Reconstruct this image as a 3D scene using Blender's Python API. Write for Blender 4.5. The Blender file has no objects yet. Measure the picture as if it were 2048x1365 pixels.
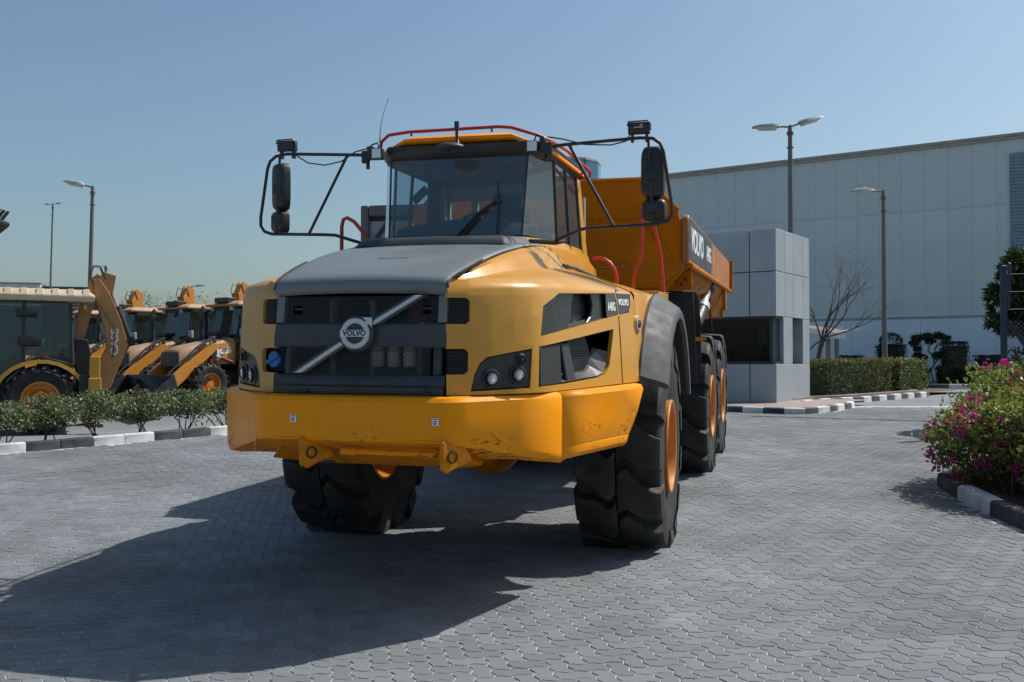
import bpy, bmesh, math, random
import numpy as np
from mathutils import Vector as V, Matrix

random.seed(7)
RNG = np.random.default_rng(11)
S = bpy.context.scene
COL = S.collection
PI = math.pi
rad = math.radians

# ------------------------------------------------------------------ camera, sky, sun, exposure
CAM_H = 1.57
cd = bpy.data.cameras.new('camera')
cam = bpy.data.objects.new('camera', cd)
COL.objects.link(cam)
cd.lens = 35.0
cd.sensor_width = 36.0
cd.clip_start = 0.05
cd.clip_end = 3000
cam.location = (0, 0, CAM_H)
cam.rotation_euler = (rad(90 + 1.31), 0, 0)
S.camera = cam

SUN_AZ, SUN_EL = 25.0, 50.5          # azimuth from +X towards +Y
w = bpy.data.worlds.new('World')
S.world = w
w.use_nodes = True
nt = w.node_tree
for n in list(nt.nodes):
    nt.nodes.remove(n)
sky = nt.nodes.new('ShaderNodeTexSky')
sky.sky_type = 'NISHITA'
sky.sun_disc = False
sky.sun_elevation = rad(SUN_EL)
sky.sun_rotation = rad(90 - SUN_AZ)
sky.altitude = 0
sky.air_density = 1.2
sky.dust_density = 2.2
sky.ozone_density = 3.0
bg = nt.nodes.new('ShaderNodeBackground')
bg.inputs['Strength'].default_value = 0.10
wo = nt.nodes.new('ShaderNodeOutputWorld')
tint = nt.nodes.new('ShaderNodeMix')
tint.data_type = 'RGBA'
tint.blend_type = 'MULTIPLY'
tint.inputs[0].default_value = 1.0
tint.inputs[7].default_value = (1.0, 1.095, 1.095, 1)
nt.links.new(sky.outputs[0], tint.inputs[6])
nt.links.new(tint.outputs[2], bg.inputs[0])
nt.links.new(bg.outputs[0], wo.inputs[0])

sl = bpy.data.lights.new('sun', 'SUN')
sl.energy = 5.0
sl.angle = rad(0.53)
sl.color = (1.0, 0.97, 0.92)
so = bpy.data.objects.new('sun', sl)
COL.objects.link(so)
D = V((math.cos(rad(SUN_EL)) * math.cos(rad(SUN_AZ)), math.cos(rad(SUN_EL)) * math.sin(rad(SUN_AZ)), math.sin(rad(SUN_EL))))
so.rotation_euler = D.to_track_quat('Z', 'Y').to_euler()
so.location = (10, 5, 30)
S.view_settings.view_transform = 'Standard'
S.view_settings.look = 'None'
S.view_settings.exposure = 0.0
S.view_settings.gamma = 1.0
S.view_settings.use_curve_mapping = False
S.cycles.max_bounces = 8
S.cycles.transparent_max_bounces = 16

# ------------------------------------------------------------------ materials
MATS = {}
def mat(name, col, rough=0.6, metal=0.0, var=0.12, vs=4.0, bump=0.0, bs=40.0, spec=0.5, dirt=None, dirt_amt=0.4, dirt_s=2.0,
        coat=0.0, island=0.0, trans=0.0, edge=None, chips=None, chip_s=14.0, chip_t=0.66, streak=None):
    m = bpy.data.materials.new(name)
    m.use_nodes = True
    t = m.node_tree
    N, Lk = t.nodes, t.links
    b = N['Principled BSDF']
    b.inputs['Roughness'].default_value = rough
    b.inputs['Metallic'].default_value = metal
    b.inputs['Specular IOR Level'].default_value = spec
    if coat:
        b.inputs['Coat Weight'].default_value = coat
        b.inputs['Coat Roughness'].default_value = 0.08
    tc = N.new('ShaderNodeTexCoord')
    def noise(scale, detail=5.0, vec=None):
        n = N.new('ShaderNodeTexNoise')
        n.inputs['Scale'].default_value = scale
        n.inputs['Detail'].default_value = detail
        Lk.new(vec or tc.outputs['Object'], n.inputs['Vector'])
        return n.outputs['Fac']
    def ramp(src, lo, hi, a=0.0, c=1.0):
        r = N.new('ShaderNodeMapRange')
        r.inputs[1].default_value = lo
        r.inputs[2].default_value = hi
        r.inputs[3].default_value = a
        r.inputs[4].default_value = c
        Lk.new(src, r.inputs[0])
        return r.outputs[0]
    def mixc(fac, a, c, mode='MIX'):
        x = N.new('ShaderNodeMix')
        x.data_type = 'RGBA'
        x.blend_type = mode
        if isinstance(fac, float):
            x.inputs[0].default_value = fac
        else:
            Lk.new(fac, x.inputs[0])
        for i, q in ((6, a), (7, c)):
            if isinstance(q, tuple):
                x.inputs[i].default_value = (*q, 1)
            else:
                Lk.new(q, x.inputs[i])
        return x.outputs[2]
    c0 = tuple(max(0.0, k * (1 - var)) for k in col)
    c1 = tuple(min(1.0, k * (1 + var)) for k in col)
    c = mixc(ramp(noise(vs), 0.3, 0.7), c0, c1)
    if island:
        g = N.new('ShaderNodeNewGeometry')
        oi = N.new('ShaderNodeObjectInfo')
        ad = N.new('ShaderNodeMath')
        ad.operation = 'ADD'
        Lk.new(g.outputs['Random Per Island'], ad.inputs[0])
        Lk.new(oi.outputs['Random'], ad.inputs[1])
        fr = N.new('ShaderNodeMath')
        fr.operation = 'FRACT'
        Lk.new(ad.outputs[0], fr.inputs[0])
        v = ramp(fr.outputs[0], 0, 1, 1 - island, 1 + island)
        vm = N.new('ShaderNodeVectorMath')
        vm.operation = 'SCALE'
        Lk.new(c, vm.inputs[0])
        Lk.new(v, vm.inputs['Scale'])
        c = vm.outputs[0]
    if dirt is not None:
        c = mixc(ramp(noise(dirt_s, 8.0), 0.42, 0.72, 0.0, dirt_amt), c, dirt)
    if streak is not None:
        mp = N.new('ShaderNodeMapping')
        mp.inputs['Scale'].default_value = (9, 9, 0.9)
        Lk.new(tc.outputs['Object'], mp.inputs[0])
        c = mixc(ramp(noise(1.5, 6.0, mp.outputs[0]), 0.55, 0.75, 0.0, 0.6), c, streak)
    if edge is not None:
        gp = N.new('ShaderNodeNewGeometry')
        c = mixc(ramp(gp.outputs['Pointiness'], 0.55, 0.68, 0.0, 0.45), c, edge)
    if chips is not None:
        ge = N.new('ShaderNodeSeparateXYZ')
        Lk.new(tc.outputs['Object'], ge.inputs[0])
        mp = N.new('ShaderNodeMapping')
        mp.inputs['Scale'].default_value = (0.45, 0.45, 1.7)
        Lk.new(tc.outputs['Object'], mp.inputs[0])
        ch = ramp(noise(chip_s, 9.0, mp.outputs[0]), chip_t, chip_t + 0.03)
        hz = ramp(ge.outputs[2], 1.36, 1.12, 0.0, 1.0)
        mu = N.new('ShaderNodeMath')
        mu.operation = 'MULTIPLY'
        m2 = N.new('ShaderNodeMath')
        m2.operation = 'MULTIPLY'
        Lk.new(ch, m2.inputs[0])
        Lk.new(ramp(noise(1.9, 3.0), 0.47, 0.56), m2.inputs[1])
        Lk.new(m2.outputs[0], mu.inputs[0])
        Lk.new(hz, mu.inputs[1])
        c = mixc(mu.outputs[0], c, chips)
    Lk.new(c, b.inputs['Base Color'])
    rr = ramp(noise(vs * 2.3), 0.3, 0.7, max(0.02, rough - 0.08), min(1, rough + 0.1))
    Lk.new(rr, b.inputs['Roughness'])
    if bump:
        bp = N.new('ShaderNodeBump')
        bp.inputs['Strength'].default_value = bump
        bp.inputs['Distance'].default_value = 0.01
        Lk.new(noise(bs, 6.0), bp.inputs['Height'])
        Lk.new(bp.outputs[0], b.inputs['Normal'])
    if trans:
        tr = N.new('ShaderNodeBsdfTranslucent')
        Lk.new(c, tr.inputs['Color'])
        mx = N.new('ShaderNodeMixShader')
        mx.inputs[0].default_value = trans
        Lk.new(b.outputs[0], mx.inputs[1])
        Lk.new(tr.outputs[0], mx.inputs[2])
        Lk.new(mx.outputs[0], N['Material Output'].inputs[0])
    MATS[name] = m
    return m

def glass(name, tint, refl=0.08, opac=0.0):
    m = bpy.data.materials.new(name)
    m.use_nodes = True
    t = m.node_tree
    N, Lk = t.nodes, t.links
    N.remove(N['Principled BSDF'])
    tb = N.new('ShaderNodeBsdfTransparent')
    tb.inputs[0].default_value = (*tint, 1)
    gl = N.new('ShaderNodeBsdfGlossy')
    gl.inputs['Roughness'].default_value = 0.03
    df = N.new('ShaderNodeBsdfDiffuse')
    df.inputs[0].default_value = (0.20, 0.31, 0.36, 1)  # teal diffuse veil painted in for sky haze reflected by the panes
    m0 = N.new('ShaderNodeMixShader')
    m0.inputs[0].default_value = opac
    Lk.new(tb.outputs[0], m0.inputs[1])
    Lk.new(df.outputs[0], m0.inputs[2])
    lw = N.new('ShaderNodeLayerWeight')
    lw.inputs['Blend'].default_value = 0.5
    pw = N.new('ShaderNodeMath')
    pw.operation = 'POWER'
    pw.inputs[1].default_value = 4.5
    Lk.new(lw.outputs['Facing'], pw.inputs[0])
    fr = N.new('ShaderNodeMapRange')
    fr.inputs[3].default_value = refl
    fr.inputs[4].default_value = 1.0
    Lk.new(pw.outputs[0], fr.inputs[0])
    mx = N.new('ShaderNodeMixShader')
    Lk.new(fr.outputs[0], mx.inputs[0])
    Lk.new(m0.outputs[0], mx.inputs[1])
    Lk.new(gl.outputs[0], mx.inputs[2])
    Lk.new(mx.outputs[0], N['Material Output'].inputs[0])
    MATS[name] = m
    return m

DUST = (0.36, 0.29, 0.21)
mat('paver', (0.178, 0.193, 0.200), 0.85, var=0.16, vs=2.2, bump=0.22, bs=160, island=0.12, dirt=(0.098, 0.094, 0.088), dirt_amt=0.75, dirt_s=0.5, spec=0.35)
mat('joint sand', (0.46, 0.46, 0.445), 0.95, var=0.25, vs=9, bump=0.6, bs=120)
mat('far paving', (0.19, 0.203, 0.208), 0.85, var=0.16, vs=1.3, bump=0.35, bs=30, dirt=(0.11, 0.105, 0.10), dirt_amt=0.5, dirt_s=0.25)
mat('soil', (0.095, 0.062, 0.042), 0.95, var=0.35, vs=6, bump=1.0, bs=30)
mat('kerb white', (0.60, 0.61, 0.60), 0.75, var=0.08, vs=5, bump=0.4, bs=60, dirt=(0.25, 0.24, 0.22), dirt_amt=0.55, dirt_s=4)
mat('kerb black', (0.035, 0.037, 0.042), 0.7, var=0.25, vs=5, bump=0.4, bs=60, dirt=(0.14, 0.13, 0.12), dirt_amt=0.5, dirt_s=4)
mat('red block', (0.25, 0.195, 0.175), 0.85, var=0.2, vs=8, bump=0.4, bs=70, island=0.15)
mat('cladding', (0.60, 0.66, 0.65), 0.5, var=0.05, vs=0.5, dirt=(0.48, 0.52, 0.50), dirt_amt=0.4, dirt_s=0.35, island=0.03, streak=(0.52, 0.56, 0.54))
mat('low wall white', (0.72, 0.80, 0.86), 0.8, var=0.04, vs=0.6, bump=0.2, bs=25, dirt=(0.40, 0.44, 0.46), dirt_amt=0.35, dirt_s=0.6)
mat('roof trim', (0.36, 0.33, 0.30), 0.6, var=0.15)
mat('blue louvre', (0.20, 0.27, 0.33), 0.5, var=0.1)
mat('composite panel', (0.37, 0.41, 0.44), 0.42, metal=0.35, var=0.05, vs=0.8, island=0.05, dirt=(0.30, 0.31, 0.32), dirt_amt=0.35, dirt_s=0.9, streak=(0.34, 0.35, 0.36))
mat('dark seam', (0.03, 0.033, 0.036), 0.7)
mat('galvanised', (0.24, 0.245, 0.245), 0.5, metal=0.4, var=0.12, vs=6)
mat('pole grey', (0.15, 0.15, 0.145), 0.5, metal=0.3, var=0.15, vs=4)
mat('lamp glass', (0.55, 0.54, 0.47), 0.2, var=0.1)
mat('lamp body', (0.34, 0.35, 0.34), 0.5, var=0.1)
mat('fence blue', (0.004, 0.026, 0.05), 0.45, var=0.2)
mat('wire', (0.20, 0.22, 0.23), 0.5, metal=0.6)
mat('yellow paint', (0.58, 0.27, 0.030), 0.30, var=0.035, vs=1.2, coat=0.2, spec=0.4, dirt=(0.52, 0.31, 0.10), dirt_amt=0.25, dirt_s=1.7)
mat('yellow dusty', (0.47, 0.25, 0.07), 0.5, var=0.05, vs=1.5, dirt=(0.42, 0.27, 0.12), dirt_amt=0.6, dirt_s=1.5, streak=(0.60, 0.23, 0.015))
mat('bumper paint', (0.84, 0.285, 0.0), 0.42, var=0.05, vs=2, spec=0.2, dirt=(0.60, 0.25, 0.03), dirt_amt=0.3, dirt_s=2.5, chips=(0.055, 0.03, 0.015), chip_s=38, chip_t=0.575)
mat('shaded orange', (0.62, 0.205, 0.003), 0.5, var=0.12, vs=6, spec=0.15, dirt=(0.22, 0.08, 0.02), dirt_amt=0.5, dirt_s=7)  # bumper orange darkened for the shadow round the lugs, plus grime
mat('body orange', (0.48, 0.155, 0.003), 0.55, var=0.08, vs=1.3, dirt=(0.30, 0.095, 0.008), dirt_amt=0.55, dirt_s=1.6, spec=0.1)
mat('rust wear', (0.36, 0.135, 0.03), 0.6, var=0.3, vs=2.5, dirt=(0.22, 0.10, 0.05), dirt_amt=0.8, dirt_s=3)
mat('rim orange', (0.58, 0.20, 0.02), 0.32, var=0.08, vs=5, dirt=(0.30, 0.14, 0.05), dirt_amt=0.4, dirt_s=6)
mat('hood grey', (0.135, 0.158, 0.163), 0.42, var=0.05, vs=1.5, dirt=(0.20, 0.20, 0.19), dirt_amt=0.3, dirt_s=1.5, bump=0.03, bs=400)
mat('grille grey', (0.035, 0.04, 0.048), 0.5, var=0.1, vs=4, bump=0.05, bs=350, dirt=(0.08, 0.08, 0.08), dirt_amt=0.3, dirt_s=3)
mat('plastic black', (0.018, 0.019, 0.021), 0.45, var=0.15, vs=5, dirt=(0.06, 0.056, 0.05), dirt_amt=0.25, dirt_s=4)
mat('gloss black', (0.012, 0.014, 0.016), 0.25, var=0.08, spec=0.3, dirt=(0.10, 0.10, 0.09), dirt_amt=0.25)
mat('inside dark', (0.008, 0.008, 0.009), 0.85)
mat('mesh metal', (0.10, 0.105, 0.11), 0.4, metal=0.6)
mat('mesh dark', (0.035, 0.037, 0.04), 0.5, metal=0.3)
mat('flare rubber', (0.052, 0.055, 0.058), 0.72, var=0.18, vs=4, dirt=(0.13, 0.125, 0.115), dirt_amt=0.55, dirt_s=2.2)
mat('tyre', (0.012, 0.0118, 0.0115), 0.75, var=0.25, vs=5, bump=0.35, bs=60, dirt=(0.062, 0.055, 0.047), dirt_amt=0.45, dirt_s=3.0, edge=(0.14, 0.128, 0.112))
mat('flap black', (0.014, 0.014, 0.015), 0.75, var=0.2)
mat('chrome', (0.62, 0.64, 0.66), 0.12, metal=1.0, var=0.03)
mat('silver', (0.50, 0.52, 0.53), 0.3, metal=0.25, var=0.04)
mat('blue cap', (0.012, 0.12, 0.36), 0.4, var=0.08)
mat('filter white', (0.42, 0.42, 0.40), 0.5, var=0.08)
mat('red rail', (0.50, 0.035, 0.022), 0.35, var=0.08, dirt=(0.33, 0.06, 0.04), dirt_amt=0.4)
mat('dark red', (0.16, 0.02, 0.018), 0.5)
mat('label grey', (0.055, 0.065, 0.072), 0.45, var=0.05)
mat('white print', (0.70, 0.71, 0.70), 0.6, var=0.04)
mat('black print', (0.01, 0.01, 0.01), 0.6)
mat('amber lens', (0.10, 0.030, 0.010), 0.15)
mat('lens clear', (0.55, 0.56, 0.56), 0.06, metal=0.75, var=0.15, vs=60)
mat('seat fabric', (0.03, 0.035, 0.045), 0.9)
mat('maroon cloth', (0.12, 0.018, 0.03), 0.9)
mat('cab grey', (0.26, 0.29, 0.30), 0.7, var=0.08)
mat('digger yellow', (0.56, 0.215, 0.025), 0.42, var=0.08, vs=3, dirt=(0.34, 0.20, 0.10), dirt_amt=0.4, dirt_s=2)
mat('digger dusty', (0.40, 0.235, 0.13), 0.6, var=0.08, vs=3, dirt=(0.30, 0.20, 0.13), dirt_amt=0.5, dirt_s=2)
mat('case brown', (0.40, 0.19, 0.06), 0.5, var=0.08, vs=3, dirt=(0.30, 0.17, 0.09), dirt_amt=0.5, dirt_s=2)
mat('case yellow', (0.50, 0.26, 0.03), 0.45, var=0.08, vs=3)
mat('roof cream', (0.55, 0.44, 0.30), 0.6, var=0.06, vs=3, dirt=(0.42, 0.33, 0.23), dirt_amt=0.4)
mat('steel dark', (0.022, 0.024, 0.027), 0.45, metal=0.2, var=0.2, dirt=(0.07, 0.06, 0.05), dirt_amt=0.35)
mat('lime tag', (0.55, 0.62, 0.04), 0.5)
mat('red lens', (0.55, 0.05, 0.01), 0.3)
mat('bark', (0.085, 0.065, 0.05), 0.9, var=0.25, vs=8, bump=0.6, bs=40)
mat('bark pale', (0.20, 0.17, 0.14), 0.9, var=0.2, vs=8, bump=0.4, bs=40)
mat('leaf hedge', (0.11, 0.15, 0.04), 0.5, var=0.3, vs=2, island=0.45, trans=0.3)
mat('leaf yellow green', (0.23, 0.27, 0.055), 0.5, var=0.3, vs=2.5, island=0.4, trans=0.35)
mat('leaf grey green', (0.15, 0.185, 0.085), 0.55, var=0.3, vs=2, island=0.45, trans=0.25)
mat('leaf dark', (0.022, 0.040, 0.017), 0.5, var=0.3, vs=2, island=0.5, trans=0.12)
mat('leaf tree', (0.05, 0.075, 0.022), 0.4, var=0.3, vs=2, island=0.5, trans=0.25)
mat('leaf rust', (0.28, 0.13, 0.03), 0.6, var=0.3, vs=2, island=0.4, trans=0.3)
mat('leaf gold', (0.42, 0.33, 0.03), 0.6, var=0.2, vs=2, island=0.3, trans=0.3)
mat('bract pink', (0.52, 0.035, 0.24), 0.6, var=0.15, vs=3, island=0.35, trans=0.35)
mat('bract pale', (0.62, 0.34, 0.50), 0.6, var=0.15, vs=3, island=0.25, trans=0.35)
mat('bract orange', (0.60, 0.16, 0.06), 0.6, var=0.15, vs=3, island=0.35, trans=0.35)
mat('roof brown', (0.17, 0.125, 0.09), 0.8, var=0.15, vs=5)
mat('canopy white', (0.62, 0.63, 0.62), 0.6, var=0.05)
mat('frame grey', (0.10, 0.10, 0.105), 0.6, var=0.1)
mat('panel pale', (0.30, 0.33, 0.36), 0.6, var=0.06)
mat('tower blue', (0.07, 0.17, 0.24), 0.12, metal=0.3, var=0.1)
mat('sign dark', (0.05, 0.06, 0.075), 0.5)
mat('far wall pale', (0.52, 0.57, 0.57), 0.8, var=0.04)
glass('cab glass', (0.70, 0.82, 0.86), refl=0.07, opac=0.20)
glass('digger glass', (0.42, 0.50, 0.50), refl=0.06, opac=0.06)
glass('booth glass', (0.62, 0.65, 0.66), refl=0.018)
glass('lamp cover', (0.8, 0.8, 0.8))
M = MATS

# ------------------------------------------------------------------ mesh builder
class MB:
    def __init__(s):
        s.v, s.f = [], []
    def add(s, vs, fs):
        o = len(s.v)
        s.v += [tuple(p) for p in vs]
        s.f += [tuple(i + o for i in f) for f in fs]
        return s
    def box(s, c, d, rot=None):
        x, y, z = (k / 2 for k in d)
        p = [V((a * x, b * y, e * z)) for e in (-1, 1) for a, b in ((-1, -1), (1, -1), (1, 1), (-1, 1))]
        if rot is not None:
            p = [rot @ q for q in p]
        p = [q + V(c) for q in p]
        return s.add(p, [(0, 3, 2, 1), (4, 5, 6, 7), (0, 1, 5, 4), (1, 2, 6, 5), (2, 3, 7, 6), (3, 0, 4, 7)])
    def prism(s, poly, off):
        n = len(poly)
        a = [V(p) for p in poly]
        b = [p + V(off) for p in a]
        return s.add(a + b, [tuple(range(n))[::-1], tuple(range(n, 2 * n))] + [(i, (i + 1) % n, n + (i + 1) % n, n + i) for i in range(n)])
    def loft(s, rings, closed=False, cap=False):
        m, n = len(rings), len(rings[0])
        vs = [p for r in rings for p in r]
        fs = []
        for i in range(m - 1):
            for j in range(n if closed else n - 1):
                k = (j + 1) % n
                fs.append((i * n + j, i * n + k, (i + 1) * n + k, (i + 1) * n + j))
        if cap:
            fs.append(tuple(range(n))[::-1])
            fs.append(tuple(range((m - 1) * n, m * n)))
        return s.add(vs, fs)
    def tube(s, path, r, n=8, closed=False):
        P = [V(p) for p in path]
        m = len(P)
        R = r if isinstance(r, (list, tuple)) else [r] * m
        rings = []
        up = None
        for i in range(m):
            if closed:
                t = (P[(i + 1) % m] - P[i - 1]).normalized()
            else:
                t = (P[min(i + 1, m - 1)] - P[max(i - 1, 0)]).normalized()
            if up is None:
                up = V((0, 0, 1)) if abs(t.z) < 0.9 else V((1, 0, 0))
            a = t.cross(up)
            if a.length < 1e-5:
                a = t.orthogonal()
            a.normalize()
            b = a.cross(t).normalized()
            up = b
            rings.append([P[i] + (a * math.cos(2 * PI * k / n) + b * math.sin(2 * PI * k / n)) * R[i] for k in range(n)])
        if closed:
            rings.append(rings[0])
        return s.loft(rings, True, not closed)
    def cyl(s, p0, p1, r0, r1=None, n=16):
        return s.tube([p0, p1], [r0, r0 if r1 is None else r1], n)
    def lathe(s, prof, o, axis, n=32, a0=0.0, a1=2 * PI):
        ax = V(axis).normalized()
        a = ax.orthogonal().normalized()
        b = ax.cross(a)
        full = abs(a1 - a0 - 2 * PI) < 1e-6
        k = n if full else n + 1
        rings = [[V(o) + ax * h + (a * math.cos(a0 + (a1 - a0) * i / n) + b * math.sin(a0 + (a1 - a0) * i / n)) * r for i in range(k)] for r, h in prof]
        return s.loft(rings, full, False)
    def disc(s, o, axis, r, n=20):
        ax = V(axis).normalized()
        a = ax.orthogonal().normalized()
        b = ax.cross(a)
        return s.add([V(o) + (a * math.cos(2 * PI * i / n) + b * math.sin(2 * PI * i / n)) * r for i in range(n)], [tuple(range(n))])
    def ball(s, c, r, n=12, m=8):
        r = r if isinstance(r, (list, tuple)) else (r, r, r)
        rings = []
        for i in range(m + 1):
            t = PI * (0.02 + 0.96 * i / m)
            rings.append([V((c[0] + r[0] * math.sin(t) * math.cos(2 * PI * j / n), c[1] + r[1] * math.sin(t) * math.sin(2 * PI * j / n), c[2] + r[2] * math.cos(t))) for j in range(n)])
        return s.loft(rings, True, True)
    def mirror(s):
        s.v = [(-x, y, z) for x, y, z in s.v]
        s.f = [f[::-1] for f in s.f]
        return s
    def build(s, name, m, parent=None, bevel=0.0, seg=2, smooth=35, recalc=True, weld=False, me=None):
        me = bpy.data.meshes.new(name)
        bm = bmesh.new()
        vs = [bm.verts.new(p) for p in s.v]
        for f in s.f:
            try:
                bm.faces.new([vs[i] for i in f])
            except ValueError:
                pass
        if weld:
            bmesh.ops.remove_doubles(bm, verts=bm.verts[:], dist=1e-4)
        if recalc:
            bmesh.ops.recalc_face_normals(bm, faces=bm.faces[:])
        if bevel:
            es = [e for e in bm.edges if len(e.link_faces) == 2 and e.calc_face_angle(0) > rad(28)]
            bmesh.ops.bevel(bm, geom=es, offset=bevel, segments=seg, profile=0.6, affect='EDGES', clamp_overlap=True)
        bm.to_mesh(me)
        bm.free()
        if smooth:
            me.polygons.foreach_set('use_smooth', [True] * len(me.polygons))
            me.set_sharp_from_angle(angle=rad(smooth))
        me.materials.append(M[m] if isinstance(m, str) else m)
        return link(name, me, parent)

def link(name, me, parent=None):
    o = bpy.data.objects.new(name, me)
    COL.objects.link(o)
    if parent is not None:
        o.parent = parent
    return o

def tag(o, label=None, cat=None, group=None, kind=None):
    if label: o['label'] = label
    if cat: o['category'] = cat
    if group: o['group'] = group
    if kind: o['kind'] = kind
    return o

def empty(name, loc, rz=0.0, label=None, cat=None, group=None):
    o = bpy.data.objects.new(name, None)
    COL.objects.link(o)
    o.location = loc
    o.rotation_euler = (0, 0, rz)
    o.empty_display_size = 0.2
    return tag(o, label, cat, group)

def kids(o):
    return [c for c in bpy.data.objects if c.parent == o]

def copy_tree(o, parent=None, index=None):
    if index is None:
        index = {}
        for c in bpy.data.objects:
            if c.parent:
                index.setdefault(c.parent.name, []).append(c)
    c = o.copy()
    COL.objects.link(c)
    if parent is not None:
        c.parent = parent
    for ch in index.get(o.name, []):
        copy_tree(ch, c, index)
    return c

def text(s, size, m, parent, mtx, name='lettering', ext=0.002, sx=1.0, bold=0.0):
    cu = bpy.data.curves.new('t', 'FONT')
    cu.body = s
    cu.size = size
    cu.extrude = ext
    cu.offset = bold
    cu.align_x = 'CENTER'
    cu.align_y = 'CENTER'
    cu.resolution_u = 3
    ob = bpy.data.objects.new('t', cu)
    COL.objects.link(ob)
    dg = bpy.context.evaluated_depsgraph_get()
    me = bpy.data.meshes.new_from_object(ob.evaluated_get(dg))
    bpy.data.objects.remove(ob)
    bpy.data.curves.remove(cu)
    me.transform(Matrix.Diagonal((sx, 1, 1, 1)))
    me.transform(mtx)
    me.materials.clear()
    me.materials.append(M[m])
    me.name = name
    return link(name, me, parent)

def frame(o, x, z):
    """matrix whose text runs along x, faces along z (outward)"""
    x = V(x).normalized()
    z = V(z).normalized()
    y = z.cross(x).normalized()
    z = x.cross(y)
    m = Matrix((x, y, z)).transposed().to_4x4()
    m.translation = V(o)
    return m

def apply_mods(ob):
    dg = bpy.context.evaluated_depsgraph_get()
    me = bpy.data.meshes.new_from_object(ob.evaluated_get(dg))
    ob.modifiers.clear()
    ob.data = me

def quadmesh(name, verts, faces, m, parent=None, smooth=False, kind=None):
    """fast numpy mesh: verts (N,3), faces (K,n)"""
    me = bpy.data.meshes.new(name)
    verts = np.asarray(verts, np.float32)
    faces = np.asarray(faces, np.int32)
    me.vertices.add(len(verts))
    me.vertices.foreach_set('co', verts.ravel())
    k, n = faces.shape
    me.loops.add(k * n)
    me.loops.foreach_set('vertex_index', faces.ravel())
    me.polygons.add(k)
    me.polygons.foreach_set('loop_start', np.arange(0, k * n, n, dtype=np.int32))
    me.update(calc_edges=True)
    me.polygons.foreach_set('use_smooth', [bool(smooth)] * k)
    me.materials.append(M[m])
    o = link(name, me, parent)
    if kind:
        o['kind'] = kind
    return o

# ------------------------------------------------------------------ ground shape
GY, YR = 0.038, 7.80
KL = [(-16.0, 7.4), (-11.5, 11.2), (-9.0, 13.2), (-7.46, 14.54), (-6.27, 15.75), (-5.1, 17.0), (-3.6, 18.7), (-1.9, 20.7), (-0.2, 22.9), (1.4, 25.2)]   # left kerb line

def kerb_side(x, y):
    """signed distance to the left kerb line, positive on the hedge side"""
    best, sg = 1e9, 1
    for (x0, y0), (x1, y1) in zip(KL[:-1], KL[1:]):
        dx, dy = x1 - x0, y1 - y0
        t = max(0, min(1, ((x - x0) * dx + (y - y0) * dy) / (dx * dx + dy * dy)))
        px, py = x0 + t * dx, y0 + t * dy
        d = math.hypot(x - px, y - py)
        if d < best:
            best = d
            sg = 1 if (dx * (y - y0) - dy * (x - x0)) > 0 else -1
    return best * sg

def yard_z(y):
    if y < 22:
        return GY * (max(y, -10) - YR)
    t = min(1, (y - 22) / 10)
    return GY * (22 - YR) + GY * 10 * (t - t * t / 2) * 0.8
LOT_Z = 0.10
def lot_z(y):
    return LOT_Z + 0.48 * max(0.0, min(1.0, (y - 22.4) / 3.0))
def gz(x, y):
    z = yard_z(y)
    s = kerb_side(x, y)
    if s > 0.2:
        t = min(1, (s - 0.2) / 1.6)
        t = t * t * (3 - 2 * t)
        z = z * (1 - t) + lot_z(y) * t
    return z

def build_ground():
    xs = [-400, -150, -60, -35] + [x * 0.5 for x in range(-50, 61)] + [40, 60, 150, 400]
    ys = [-900, -200, -60, -20, -5, 0, 2] + [3 + y * 0.5 for y in range(0, 65)] + [38, 45, 60, 120, 300, 900]
    vs = [(x, y, gz(x, y) - 0.012) for y in ys for x in xs]
    n = len(xs)
    fs = [(j * n + i, j * n + i + 1, (j + 1) * n + i + 1, (j + 1) * n + i) for j in range(len(ys) - 1) for i in range(n - 1)]
    g = quadmesh('ground', vs, fs, 'far paving', smooth=True, kind='structure')
    return g
ground = build_ground()

# ------------------------------------------------------------------ paving: zigzag blocks in herringbone
U = 0.1065
PROT = rad(10.5)
PO = V((0.0, 6.0, 0))
AMP = 0.10
def unit_curve(p, q):
    """corner plus two zigzag points on the way from lattice point p to q"""
    horiz = p[1] == q[1]
    fwd = (q[0] > p[0]) if horiz else (q[1] > p[1])
    ts = ((0.27, AMP), (0.73, -AMP)) if fwd else ((0.73, -AMP), (0.27, AMP))
    out = [(float(p[0]), float(p[1]))]
    lo = min(p[0], q[0]), min(p[1], q[1])
    for t, a in ts:
        out.append((lo[0] + t, p[1] + a) if horiz else (p[0] + a, lo[1] + t))
    return out
def brick_outline(cw):
    c = [(0, 0), (1, 0), (2, 0), (2, 1), (1, 1), (0, 1)] if cw == 'H' else [(0, 0), (1, 0), (1, 1), (1, 2), (0, 2), (0, 1)]
    o = []
    for i in range(6):
        o += unit_curve(c[i], c[(i + 1) % 6])
    P = np.array(o) * U
    return P
def inset(P, d):
    n = len(P)
    out = []
    for i in range(n):
        a, b, c = P[i - 1], P[i], P[(i + 1) % n]
        e1 = (b - a) / np.linalg.norm(b - a)
        e2 = (c - b) / np.linalg.norm(c - b)
        n1 = np.array([-e1[1], e1[0]])
        n2 = np.array([-e2[1], e2[0]])
        m = n1 + n2
        m = m / max(0.35, m @ n1 + 0 * 1)
        k = m / max(1e-6, 1)
        out.append(b + d * k / max(1.0, np.linalg.norm(k)) * min(1.6, np.linalg.norm(k)))
    return np.array(out)

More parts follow.
